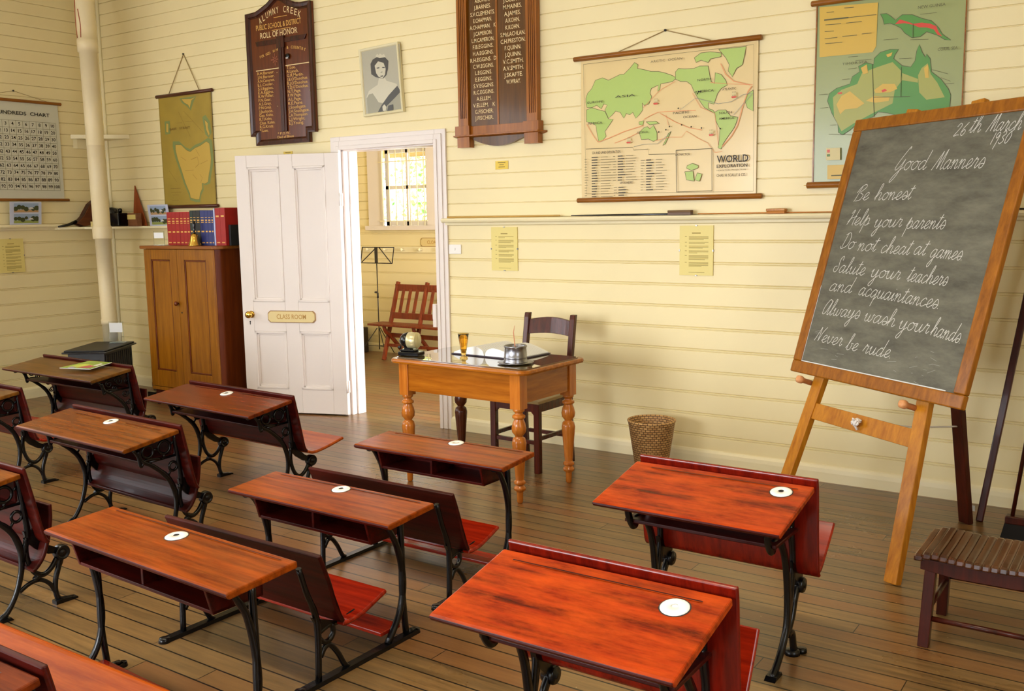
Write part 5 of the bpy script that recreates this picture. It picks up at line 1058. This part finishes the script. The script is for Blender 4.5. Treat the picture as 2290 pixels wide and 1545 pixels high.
notice('cream typed notice below the rail near the light switch', -4.064, 1.249, .232, .317, seed=2); notice('cream typed notice below the rail, under the world map', -2.555, 1.247, .232, .32, seed=5)
notice('cream typed notice on the left wall, cut by the photo edge', 0, 0, .24, .31, ((XL, 4.765, 1.198), R(90)), 8)
ls = thing('light_switch', 'white light switch beside the doorway', 'light switch', (-4.522, YB, 1.366)); mb = MB(); mb.bx(-.058, .058, -.009, 0, 0, .072, WPLAST); mb.build('plate', ls, bevel=.003); mb = MB(); mb.bx(-.006, .006, -.014, -.008, .028, .046, WPLAST); mb.build('rocker', ls, bevel=.002)
# on the chalk rail
RT = 1.6365
def on_rail(name, label, cat, mbf, x, y=-.045, g=None):
    mb = MB(); mbf(mb); return tag(mb.build(name, None, loc=(x, YB+y, RT), bevel=.003), label, cat, g)
on_rail('pointer_stick', 'pale wooden pointer on the chalk rail between doorway and world map', 'pointer', lambda m: m.tube([(-.50, 0, .007), (.50, 0, .007)], [.007, .006], STICK, 10), -4.06)
on_rail('pointer_stick', 'black pointer on the chalk rail under the world map', 'pointer', lambda m: m.tube([(-.37, 0, .006), (.37, 0, .006)], [.004, .007], BLACK, 10), -3.10)
on_rail('pointer_stick', 'thin amber rod on the chalk rail running behind the easel', 'pointer', lambda m: m.tube([(-.48, 0, .005), (.58, 0, .005)], .004, mat('amber_rod', (190, 120, 40), .4), 8), -2.06, -.022)
on_rail('pointer_stick', 'dark stick on the chalk rail, right of the easel', 'pointer', lambda m: m.tube([(-.4, 0, .006), (.4, 0, .006)], .005, BLACK, 8), -.40)
t = thing('board_duster', 'dark long board duster on the chalk rail under the world map', 'duster', (-2.648, YB-.052, RT), 0, 'board dusters on the chalk rail'); mb = MB(); mb.bx(-.08, .08, -.02, .02, 0, .016, mat('duster_felt', (120, 100, 90), .9)); mb.build('felt', t); mb = MB(); mb.bx(-.081, .081, -.022, .022, .016, .03, wood('dull_duster_timber', (96, 70, 40), (120, 90, 54), 'X', .6, 0)); mb.build('back', t, bevel=.003)
t = thing('board_duster', 'short orange wooden board duster on the rail, right of the world map', 'duster', (-2.015, YB-.052, RT), 0, 'board dusters on the chalk rail'); mb = MB(); mb.bx(-.055, .055, -.02, .02, 0, .014, mat('duster_felt_tan', (186, 120, 56), .8)); mb.build('felt', t); mb = MB(); mb.bx(-.06, .06, -.024, .024, .014, .03, EASEL); mb.build('back', t, bevel=.004)
# ------------------------------------------------------------------ easel with the chalkboard
U = Vector((-.82111, .57077, 0)); NB = Vector((.57077, .82111, 0)); RF = Vector((-.959, 4.327, 0)); LB = (NB*.29 + Vector((0, 0, 1))).normalized()
NN = U.cross(LB).normalized()
if NN.dot(NB) > 0: NN = -NN            # points at the pupils
def EB(u, v, d=0.0): return RF + U*u + LB*v + NN*d
def plank(mb, a, b, w, t, m, d0):
    """straight timber in the easel plane from (u,v) a to b, front face at depth d0"""
    A, B = Vector(a), Vector(b); D = (B-A).normalized(); q = Vector((-D.y, D.x))*w/2
    ring = lambda p: [EB(p.x+q.x, p.y+q.y, d0), EB(p.x-q.x, p.y-q.y, d0), EB(p.x-q.x, p.y-q.y, d0-t), EB(p.x+q.x, p.y+q.y, d0-t)]
    mb.loft([ring(A), ring(B)], m, sm=False)
ez = thing('easel', 'tall light timber easel holding the chalkboard', 'easel', tuple(RF))
def eb(name, parent=None, bevel=0.0, root=RF):
    o = mb.build(name, parent, bevel); 
    o.location = -Vector(root); return o
mb = MB(); plank(mb, (.005, .0), (.237, 2.235), .075, .035, EASEL, .0); eb('front_leg', ez, .004)
mb = MB(); plank(mb, (.905, .0), (.645, 2.235), .075, .035, EASEL, .0); eb('front_leg', ez, .004)
mb = MB(); plank(mb, (.08, .648), (.83, .648), .085, .022, EASEL, -.008); plank(mb, (.22, 2.02), (.66, 2.02), .08, .022, EASEL, -.035); plank(mb, (.15, 1.35), (.75, 1.35), .07, .022, EASEL, -.035); eb('crossbar', ez, .003)
hz = EB(.44, 2.0, -.06); rf = Vector((-.83, 5.42, 0))
mb = MB(); mb.beam(hz, rf, .07, .034, DKRED, NB); eb('rear_leg', ez, .004)
mb = MB()
for u in (.125, .865):
    a, b = EB(u, .785, -.01), EB(u+.005, .79, .085); d = (b-a)
    mb.tube([a, a+d*.62, a+d*.66, a+d*.8, a+d*.95, b], [.014, .014, .019, .021, .019, .010], wood('peg_timber', (196, 132, 80), (222, 160, 110), 'X', .4, .2), 12)
eb('peg', ez)
c0 = EB(.44, .655, .012); c1 = rf + (hz-rf)*.28
mb = MB(); mb.tube(smooth([c0, c0.lerp(c1, .5)+Vector((0, 0, -.012)), c1], 6), .0045, ROPE, 6)
rnd = random.Random(3)
for k in range(9): mb.tube(smooth([c0, c0+NN*.015+Vector((rnd.uniform(-.02, .02), rnd.uniform(-.02, .02), rnd.uniform(-.015, .02))), c0+NN*.012+Vector((rnd.uniform(-.025, .025), rnd.uniform(-.025, .025), rnd.uniform(-.045, .0)))], 4), .006, ROPE, 5)
eb('knotted_cord', ez)
bd = thing('chalkboard', 'framed chalkboard with a handwritten list headed Good Manners, standing on the easel', 'chalkboard', tuple(RF))
u0, u1, v0, v1, fr = -.160, 1.008, .823, 2.204, .064
mb = MB()
for a, b in (((u0, v0+fr/2), (u1, v0+fr/2)), ((u0, v1-fr/2), (u1, v1-fr/2))): plank(mb, a, b, fr, .032, FRAMEW, .036)
for u in (u0+fr/2, u1-fr/2): plank(mb, (u, v0+fr), (u, v1-fr), fr, .032, FRAMEW, .036)
eb('frame', bd, .006)
# slate panel: local x-z so that its streaks follow the board
M4 = Matrix.Identity(4)
for i in range(3): M4[i][0], M4[i][1], M4[i][2] = -U[i], -NN[i], LB[i]
mb = MB(); mb.bx(-(u1-fr+.01), -(u0+fr-.01), -.028, -.010, v0+fr-.01, v1-fr+.01, SLATE); sl = mb.build('slate_panel', bd); sl.matrix_local = M4
GL = {  # simple joined handwriting: strokes on a unit x-height, then the advance
 'a': ([[(.78,.85),(.45,1),(.12,.6),(.15,.1),(.45,.05),(.75,.5)],[(.8,1),(.74,.3),(.88,0),(1.12,.3)]],1.1), 'b': ([[(0,.2),(.32,1.2),(.45,2),(.3,2.1),(.2,1.5),(.2,.3),(.38,0),(.68,.2),(.68,.75),(.55,.9),(.9,.85)]],.95),
 'c': ([[(.75,.8),(.5,1),(.15,.6),(.2,.1),(.5,0),(.9,.3)]],.9), 'd': ([[(.78,.85),(.45,1),(.12,.6),(.15,.1),(.45,.05),(.75,.5)],[(.88,2.1),(.75,.3),(.88,0),(1.12,.3)]],1.1),
 'e': ([[(0,.2),(.5,.5),(.65,.85),(.45,1),(.2,.7),(.2,.15),(.5,0),(.85,.3)]],.85), 'g': ([[(.78,.85),(.45,1),(.12,.6),(.15,.1),(.45,.05),(.75,.5)],[(.8,1),(.74,-.6),(.5,-1.15),(.3,-.9),(.6,-.3),(1.12,.3)]],1.1),
 'h': ([[(0,.2),(.38,1.3),(.45,2),(.3,2.1),(.2,1.4),(.18,0)],[(.2,.4),(.5,.95),(.75,.85),(.74,.2),(.86,0),(1.1,.3)]],1.1), 'i': ([[(0,.2),(.2,.95),(.2,.2),(.32,0),(.55,.3)],[(.25,1.4),(.29,1.46)]],.55),
 'l': ([[(0,.2),(.36,1.2),(.45,2),(.3,2.1),(.2,1.4),(.2,.2),(.36,0),(.6,.3)]],.6), 'm': ([[(0,.6),(.15,.98),(.2,.8),(.2,0)],[(.2,.4),(.45,.95),(.6,.8),(.6,0)],[(.6,.4),(.85,.95),(1,.8),(1,.2),(1.12,0),(1.36,.3)]],1.35),
 'n': ([[(0,.6),(.15,.98),(.2,.8),(.2,0)],[(.2,.4),(.48,.95),(.68,.8),(.68,.2),(.8,0),(1.05,.3)]],1.05), 'o': ([[(.55,1),(.15,.7),(.15,.2),(.45,0),(.75,.3),(.75,.75),(.5,1),(.62,.85),(1,.92)]],.95),
 'p': ([[(0,.3),(.28,1.4),(.2,.5),(.12,-1.0)],[(.2,.5),(.48,.95),(.76,.8),(.74,.2),(.5,0),(.3,.1)],[(.5,0),(1,.3)]],1.0), 'q': ([[(.78,.85),(.45,1),(.12,.6),(.15,.1),(.45,.05),(.75,.5)],[(.82,1),(.74,-1.1)],[(.75,-.3),(1.12,.3)]],1.1),
 'r': ([[(0,.2),(.25,1.1),(.32,.9),(.58,.92),(.5,.3),(.62,0),(.85,.3)]],.85), 's': ([[(0,.2),(.38,1.05),(.72,.6),(.66,.1),(.35,0),(.22,.35),(.5,.45),(.82,.4)]],.8),
 't': ([[(0,.2),(.32,1.0),(.38,1.75),(.26,.3),(.4,0),(.65,.3)],[(.05,1.3),(.68,1.38)]],.65), 'u': ([[(0,.6),(.16,.98),(.15,.25),(.32,0),(.6,.2),(.76,.95)],[(.76,.95),(.72,.25),(.86,0),(1.1,.3)]],1.08),
 'v': ([[(0,.6),(.15,.98),(.2,.3),(.4,0),(.7,.4),(.72,.95),(.95,.88)]],.95), 'w': ([[(0,.6),(.16,.98),(.15,.25),(.35,0),(.6,.3),(.62,.9)],[(.62,.9),(.6,.25),(.8,0),(1.05,.4),(1.05,.95),(1.3,.88)]],1.28),
 'y': ([[(0,.6),(.16,.98),(.15,.25),(.32,0),(.6,.2),(.76,.95)],[(.78,1),(.72,-.6),(.48,-1.15),(.28,-.9),(.6,-.3),(1.1,.3)]],1.08), '.': ([[(.12,0),(.17,.07)]],.3),
 'M': ([[(0,-.05),(.3,.9),(.62,1.95)],[(.62,1.95),(.66,.05)],[(.66,.05),(1.15,2.15)],[(1.15,2.15),(1.2,.3),(1.32,0),(1.5,.2)]],1.5), 'G': ([[(.95,2.3),(.95,2.6),(.75,2.3),(.3,1.1),(.1,.3),(.25,.0),(.6,.35),(.95,1.2)],[(.95,1.2),(.72,-.4),(.3,-1.3),(.12,-1.25),(.3,-.7),(.75,-.05),(1.15,.3)]],1.15),
 'B': ([[(.42,1.95),(.25,.8),(.1,-.05)],[(0,1.1),(.3,1.85),(.8,2.15),(1,1.75),(.5,1.1),(1,.75),(.85,.12),(.3,0)]],1.15), 'H': ([[(.05,1.5),(.3,2),(.35,1.7),(.2,.7),(.0,.05)],[(1.05,2.1),(.88,1.0),(.88,.1),(1.0,0)],[(0,.35),(.3,.9),(1.1,1.15)]],1.1),
 'D': ([[(.4,1.95),(.28,.15)],[(0,.3),(.15,.02),(.5,.05),(.95,.5),(1.0,1.4),(.65,2.1),(.15,1.8)]],1.1), 'S': ([[(.95,1.6),(.85,2.15),(.55,1.9),(.55,1.3),(.72,.6),(.5,.02),(.1,.2),(.1,.7),(.45,.8)]],1.0),
 'A': ([[(.95,1.75),(.5,2.0),(.1,1.0),(.18,.08),(.6,.3),(.98,1.9)],[(.98,1.9),(.9,.25),(1.05,0),(1.2,.2)]],1.2), 'N': ([[(0,0),(.3,1.3),(.42,1.9),(.55,.9),(.62,.05)],[(.62,.05),(.85,1.2),(1.2,2.0)]],1.15),
 '1': ([[(.3,1.4),(.28,0)]],.5), '2': ([[(.05,1.1),(.35,1.5),(.65,1.1),(.1,.05),(.45,.12),(.85,.1)]],.9), '3': ([[(.1,1.3),(.42,1.5),(.62,1.15),(.3,.8),(.68,.4),(.35,0),(.05,.2)]],.85), '6': ([[(.62,1.5),(.2,.8),(.15,.2),(.45,0),(.68,.4),(.42,.7),(.2,.4)]],.85),
 '9': ([[(.62,1.2),(.32,1.4),(.1,1.0),(.35,.7),(.62,1.1),(.5,-.6)]],.85), '0': ([[(.4,1.4),(.1,.8),(.2,.1),(.5,.1),(.7,.8),(.5,1.35),(.75,1.6)]],.85)}
mb = MB(); xh = .040
for wd, ua, va, ub, vb in WORDS:
    adv = sum(GL[c][1] for c in wd); kx = (ua-ub)/adv; hh = xh*(1.12 if wd in ('Good', 'Manners') else .95 if wd == '1930' else 1.0); x = 0.0
    for c in wd:
        st, a = GL[c]
        for s_ in st:
            P = smooth([(p[0], p[1], 0) for p in s_], 5) if len(s_) > 2 else [(p[0], p[1], 0) for p in s_]
            Q = []
            for p in P:
                t = (x+p[0])*kx; Q.append((ua - t - p[1]*hh*.30, va+(vb-va)*((x+p[0])/adv) + p[1]*hh))
            mb.strip(Q, .0031, CHALK, lambda a_, b_, d: EB(a_, b_, d), .0296)
        x += a
eb('chalk_writing', bd)
mb = MB(); rnd = random.Random(11)
for k in range(26):
    a, b = rnd.uniform(.0, .9), rnd.uniform(.90, 1.05); L_ = rnd.uniform(.01, .06); an = rnd.uniform(-.6, 1.2)
    mb.strip([(a, b), (a-L_*math.cos(an), b+L_*math.sin(an)*.5)], .0015, mat('faint_chalk', (150, 152, 146), .9), lambda a_, b_, d: EB(a_, b_, d), .0292)
for a, b, w_ in (((.944, .889), (-.05, .889), .006), ((.942, .89), (.942, 1.3), .003)): mb.strip([a, b], w_, mat('chalk_dust', (206, 208, 206), .9), lambda a_, b_, d: EB(a_, b_, d), .0293)
eb('chalk_dust', bd)
# ------------------------------------------------------------------ stool, pole and broom by the right edge
sl_ = thing('slatted_stool', 'dark red stool with a ribbed saddle seat at the right edge', 'stool', (-.50, 3.93, 0), R(0))
mb = MB(); SZ = .345; RIB = wood('ribbed_seat_timber', (50, 24, 12), (92, 50, 24), 'Y', .25, .4)
def sz(x): t = x/.24; return SZ + .028*(1-math.cos(t*math.pi*.5)) * 0 + .022*t*t - .03*max(0, abs(t)-.78)*4
for k in range(17):
    x = -.232+k*.029; mb.sheet([(-.185, sz(x)-.006), (-.17, sz(x)+.006), (.0, sz(x)+.004), (.17, sz(x)+.006), (.185, sz(x)-.006)], .016, x-.0145, x+.0145, RIB, 3)
mb.build('ribbed_seat', sl_)
mb = MB()
for y in (-.165, .165): mb.prism([(-.225, sz(-.225)-.012), (-.2, sz(-.2)-.012), (0, SZ-.012), (.2, sz(.2)-.012), (.225, sz(.225)-.012), (.225, .30), (.1, .285), (-.1, .285), (-.225, .30)], y-.012, y+.012, DKRED, 'xz')
for x in (-.19, .19): mb.bx(x-.012, x+.012, -.165, .165, .285, .325, DKRED)
mb.build('seat_frame', sl_, bevel=.002)
for sx in (-1, 1):
    for sy in (-1, 1):
        mb = MB(); mb.loft([[(sx*(.19-.0+k*.012)+a, sy*(.155+k*.02)+b, z) for a, b in ((-.02, -.02), (.02, -.02), (.02, .02), (-.02, .02))] for k, z in ((0, .30), (1, 0))], DKRED, sm=False); mb.build('leg', sl_, bevel=.003)
mb = MB(); mb.tube([(-.195, -.168, .11), (.195, -.168, .11)], .011, DKRED, 8); mb.tube([(-.195, .168, .17), (.195, .168, .17)], .013, DKRED, 8); mb.tube([(-.19, -.16, .15), (-.19, .16, .15)], .011, DKRED, 8); mb.tube([(.19, -.16, .15), (.19, .16, .15)], .011, DKRED, 8); mb.build('stretcher', sl_)
wp = thing('window_pole', 'dark brown wooden pole leaning against the wall right of the easel', 'pole', (-.775, 5.48, 0))
mb = MB(); mb.beam((0, 0, 0), (.28, .325, 2.25), .036, .030, DKRED, (0, 1, 0)); mb.build('shaft', wp, bevel=.006)
mb = MB(); mb.prism([(-.055, .06), (-.02, .055), (-.022, .085), (-.055, .09)], -.02, -.018, WPAPER, 'xz'); mb.build('paper_tag', wp)
br = thing('broom', 'broom with a thin reddish handle and dark head standing in the right corner', 'broom', (-.60, 5.30, 0))
mb = MB(); mb.tube([(0, 0, .10), (.13, .10, 1.35)], .010, DKRED, 8); mb.build('handle', br)
mb = MB(); mb.bx(-.03, .20, -.03, .03, .07, .11, DKRED); mb.build('head', br, bevel=.006); mb = MB(); mb.loft([[(-.03, -.025, .075), (.20, -.025, .075), (.20, .025, .075), (-.03, .025, .075)], [(-.045, -.045, 0), (.215, -.045, 0), (.215, .045, 0), (-.045, .045, 0)]], mat('dark_bristle', (20, 18, 18), .9), sm=False); mb.build('bristles', br)

# ------------------------------------------------------------------ magazine on the ornate desk
mg_ = thing('magazine', 'green magazine with flower pictures lying on the ornate desk', 'magazine', (-6.355, 3.873, .6345), R(24)); mg_.rotation_euler = (R(8.2), 0, R(2))
MZ = MB(); pt4 = [(-.165, -.10), (.13, -.055), (.135, .115), (-.10, .095)]
MZ.prism(pt4, 0, .004, WPAPER, 'xy'); MZ.build('pages', mg_)
MZ = MB(); fz = lambda x, z, d: (x, z, d); MZ.poly(pt4, mat('magazine_green', (142, 172, 60), .25, coat=.5), fz, .0045)
MZ.poly([(-.11, -.07), (.02, -.055), (.06, .02), (-.05, .03), (-.10, -.01)], mat('magazine_lime', (196, 206, 84), .25), fz, .0049); MZ.poly([(-.02, -.06), (.09, -.04), (.10, .0), (.03, .015)], mat('magazine_pink', (186, 84, 90), .25), fz, .0052); MZ.poly([(.065, .01), (.11, .01), (.115, .06), (.075, .07)], mat('magazine_white', (226, 220, 200), .25), fz, .0054)
MZ.poly([(-.10, -.085), (-.05, -.08), (-.03, -.05), (-.09, -.05)], mat('magazine_lilac', (170, 160, 170), .25), fz, .0050); MZ.build('cover', mg_)

# ------------------------------------------------------------------ cloakroom
rl = thing('coat_rail', 'cream coat rail with wooden pegs on the cloakroom wall', 'coat rail', (-7.6, YC, 1.23)); mb = MB(); mb.bx(-.95, 1.6, -.02, 0, 0, .07, TRIM); mb.build('board', rl, bevel=.003)
for k in range(8):
    mb = MB(); mb.lathe([(.011, -.02), (.010, -.06), (.018, -.068), (.02, -.078), (.012, -.086), (.001, -.087)], TRIM, (-.60+k*.28, 0, .035), 12, 'y'); mb.build('peg', rl)
cs_ = thing('cloakroom_sign', 'cream cloak room plaque on the cloakroom wall under the window', 'sign', (-7.12, YC, 1.30)); plaque(cs_, -.265, .265, 0, .105, 0, 'CLOAK ROOM', .33)
bn = thing('folding_bench', 'red-brown slatted folding bench seen through the doorway', 'bench', (-7.56, 8.33, 0))
for k in range(4):
    x = k*.445; mb = MB(); mb.beam((x, 0, 0), (x, .30, .895), .034, .045, BENCHW, (0, 1, 0)); mb.build('back_leg', bn, bevel=.004)
    mb = MB(); mb.iron([(-.02, .405), (.01, .34), (.09, .28), (.22, .15), (.36, .0)], x+.036, BENCHW, .05, .03); mb.build('seat_leg', bn)
mb = MB(); mb.bx(-.02, 1.36, .262, .284, .79, .87, BENCHW); mb.build('top_rail', bn, bevel=.003); mb = MB(); mb.bx(-.02, 1.36, .158, .180, .475, .545, BENCHW); mb.build('mid_rail', bn, bevel=.003)
for k in range(3):
    for j in range(3):
        x = k*.445+.11+j*.105; mb = MB(); mb.beam((x, .176, .53), (x, .268, .81), .04, .014, BENCHW, (0, 1, 0)); mb.build('back_slat', bn, bevel=.002)
for y in (-.05, .02, .09, .16): mb = MB(); mb.bx(-.17, 1.40, y-.028, y+.028, .405, .428, BENCHW); mb.build('seat_slat', bn, bevel=.003)
mb = MB(); mb.bx(-.02, 1.36, .10, .12, .26, .31, BENCHW); mb.bx(-.02, 1.36, .05, .07, .155, .19, BENCHW); mb.build('stretcher', bn, bevel=.003)
ms = thing('music_stand', 'thin black folding music stand beside the bench', 'music stand', (-7.83, 8.56, 0))
mb = MB(); BM = mat('black_metal_rod', (34, 24, 22), .4)
mb.tube([(0, 0, .08), (0, 0, 1.13)], .006, BM, 8); mb.lathe([(.011, .70), (.011, .76)], BM, seg=10); mb.lathe([(.012, -.03), (.012, .0), (.001, .0)], BM, (-.012, 0, .765), 8, 'x'); mb.build('pole', ms)
mb = MB()
for pts in (((-.24, -.02, 1.115), (.26, -.02, 1.115)), ((-.24, .02, 1.30), (.26, .02, 1.30)), ((.26, -.02, 1.115), (.26, .02, 1.30)), ((-.24, -.02, 1.115), (-.24, .02, 1.30)), ((.24, -.02, 1.125), (.03, .02, 1.295)), ((-.22, -.02, 1.125), (-.02, .02, 1.295))): mb.tube(pts, .006, BM, 6)
mb.bx(-.02, .02, -.012, .0, 1.11, 1.30, BM); mb.build('desk_frame', ms)
for a in (90, 210, 330):
    mb = MB(); c, s = math.cos(R(a)), math.sin(R(a)); mb.tube([(.02*c, .02*s, .34), (.17*c, .17*s, .13), (.26*c, .26*s, .005)], .005, BM, 6); mb.tube([(.01*c, .01*s, .12), (.17*c, .17*s, .13)], .004, BM, 6); mb.build('leg', ms)
tr = thing('travel_trunk', 'dark trunk standing on end in the cloakroom, left of the bench', 'trunk', (-8.36, 8.60, 0)); mb = MB(); mb.bx(-.22, .17, -.12, .16, 0, .31, mat('dark_trunk', (52, 40, 26), .6)); mb.build('body', tr, bevel=.01); mb = MB(); mb.bx(.05, .09, -.01, .01, .31, .52, mat('dark_trunk', (52, 40, 26), .6)); mb.build('handle', tr, bevel=.004)
# outside the cloakroom window: verandah beam and a leafy tree
mb = MB(); VB = wood('verandah_timber', (150, 112, 50), (176, 136, 70), 'X', .6, 0); mb.bx(-10.5, -5.5, 9.75, 9.87, 2.43, 2.56, VB); structure(mb.build('trim_6'))
mb = MB(); mb.bx(-12, -3, 9.0, 24, -.3, -.05, mat('lawn_green', (110, 130, 60), .9, noise=.3, nscale=6)); structure(mb.build('ground'))
def leafy(name, label, c, rad, n, cols, seed):
    t = thing(name, label, 'tree', (c[0], c[1], -.05), 0, 'leafy trees outside the window'); rnd = random.Random(seed)
    mb = MB(); mb.tube([(0, 0, 0), (.05, .05, 1.0), (-.05, .1, 2.2), (.0, .1, c[2])], [.13, .11, .08, .04], mat('tree_bark', (120, 100, 76), .9, noise=.3, nscale=10), 10)
    for k in range(7): a = k*.9; mb.tube([(0, .05, 1.2+.2*k), (.5*math.cos(a), .5*math.sin(a), 1.7+.22*k), (1.0*math.cos(a), 1.0*math.sin(a), 2.0+.25*k)], [.04, .025, .01], mat('tree_bark', (120, 100, 76), .9), 6)
    mb.build('trunk', t)
    mb = MB()
    for k in range(n):
        while True:
            p = Vector((rnd.uniform(-1, 1), rnd.uniform(-1, 1), rnd.uniform(-1, 1)))
            if p.length < 1: break
        p = Vector((p.x*rad[0], p.y*rad[1], p.z*rad[2])) + Vector((0, 0, c[2])); L_ = rnd.uniform(.06, .12); w_ = L_*.4
        d = Vector((rnd.uniform(-1, 1), rnd.uniform(-1, 1), rnd.uniform(-1, .5))).normalized(); q = d.orthogonal().normalized(); q.rotate(Matrix.Rotation(rnd.uniform(0, 6.3), 3, d))
        v = [mb.bm.verts.new(x) for x in (p, p+d*L_*.5+q*w_, p+d*L_, p+d*L_*.5-q*w_)]; mb.face(v, cols[rnd.randrange(len(cols))])
    o = mb.build('foliage', t); o['kind'] = 'stuff'
LV = [mat('leaf_green', (170, 206, 110), .5), mat('leaf_pale', (206, 226, 150), .5), mat('leaf_deep', (134, 176, 96), .5), mat('leaf_yellow', (222, 214, 120), .5)]
leafy('leafy_tree', 'bright green tree outside, filling the left of the cloakroom window', (-9.3, 12.6, 2.2), (1.5, 1.0, 1.9), 2600, LV, 2)
leafy('leafy_tree', 'bright green tree outside, filling the right of the cloakroom window', (-11.2, 14.6, 2.4), (1.9, 1.1, 2.0), 2600, LV[:3], 9)
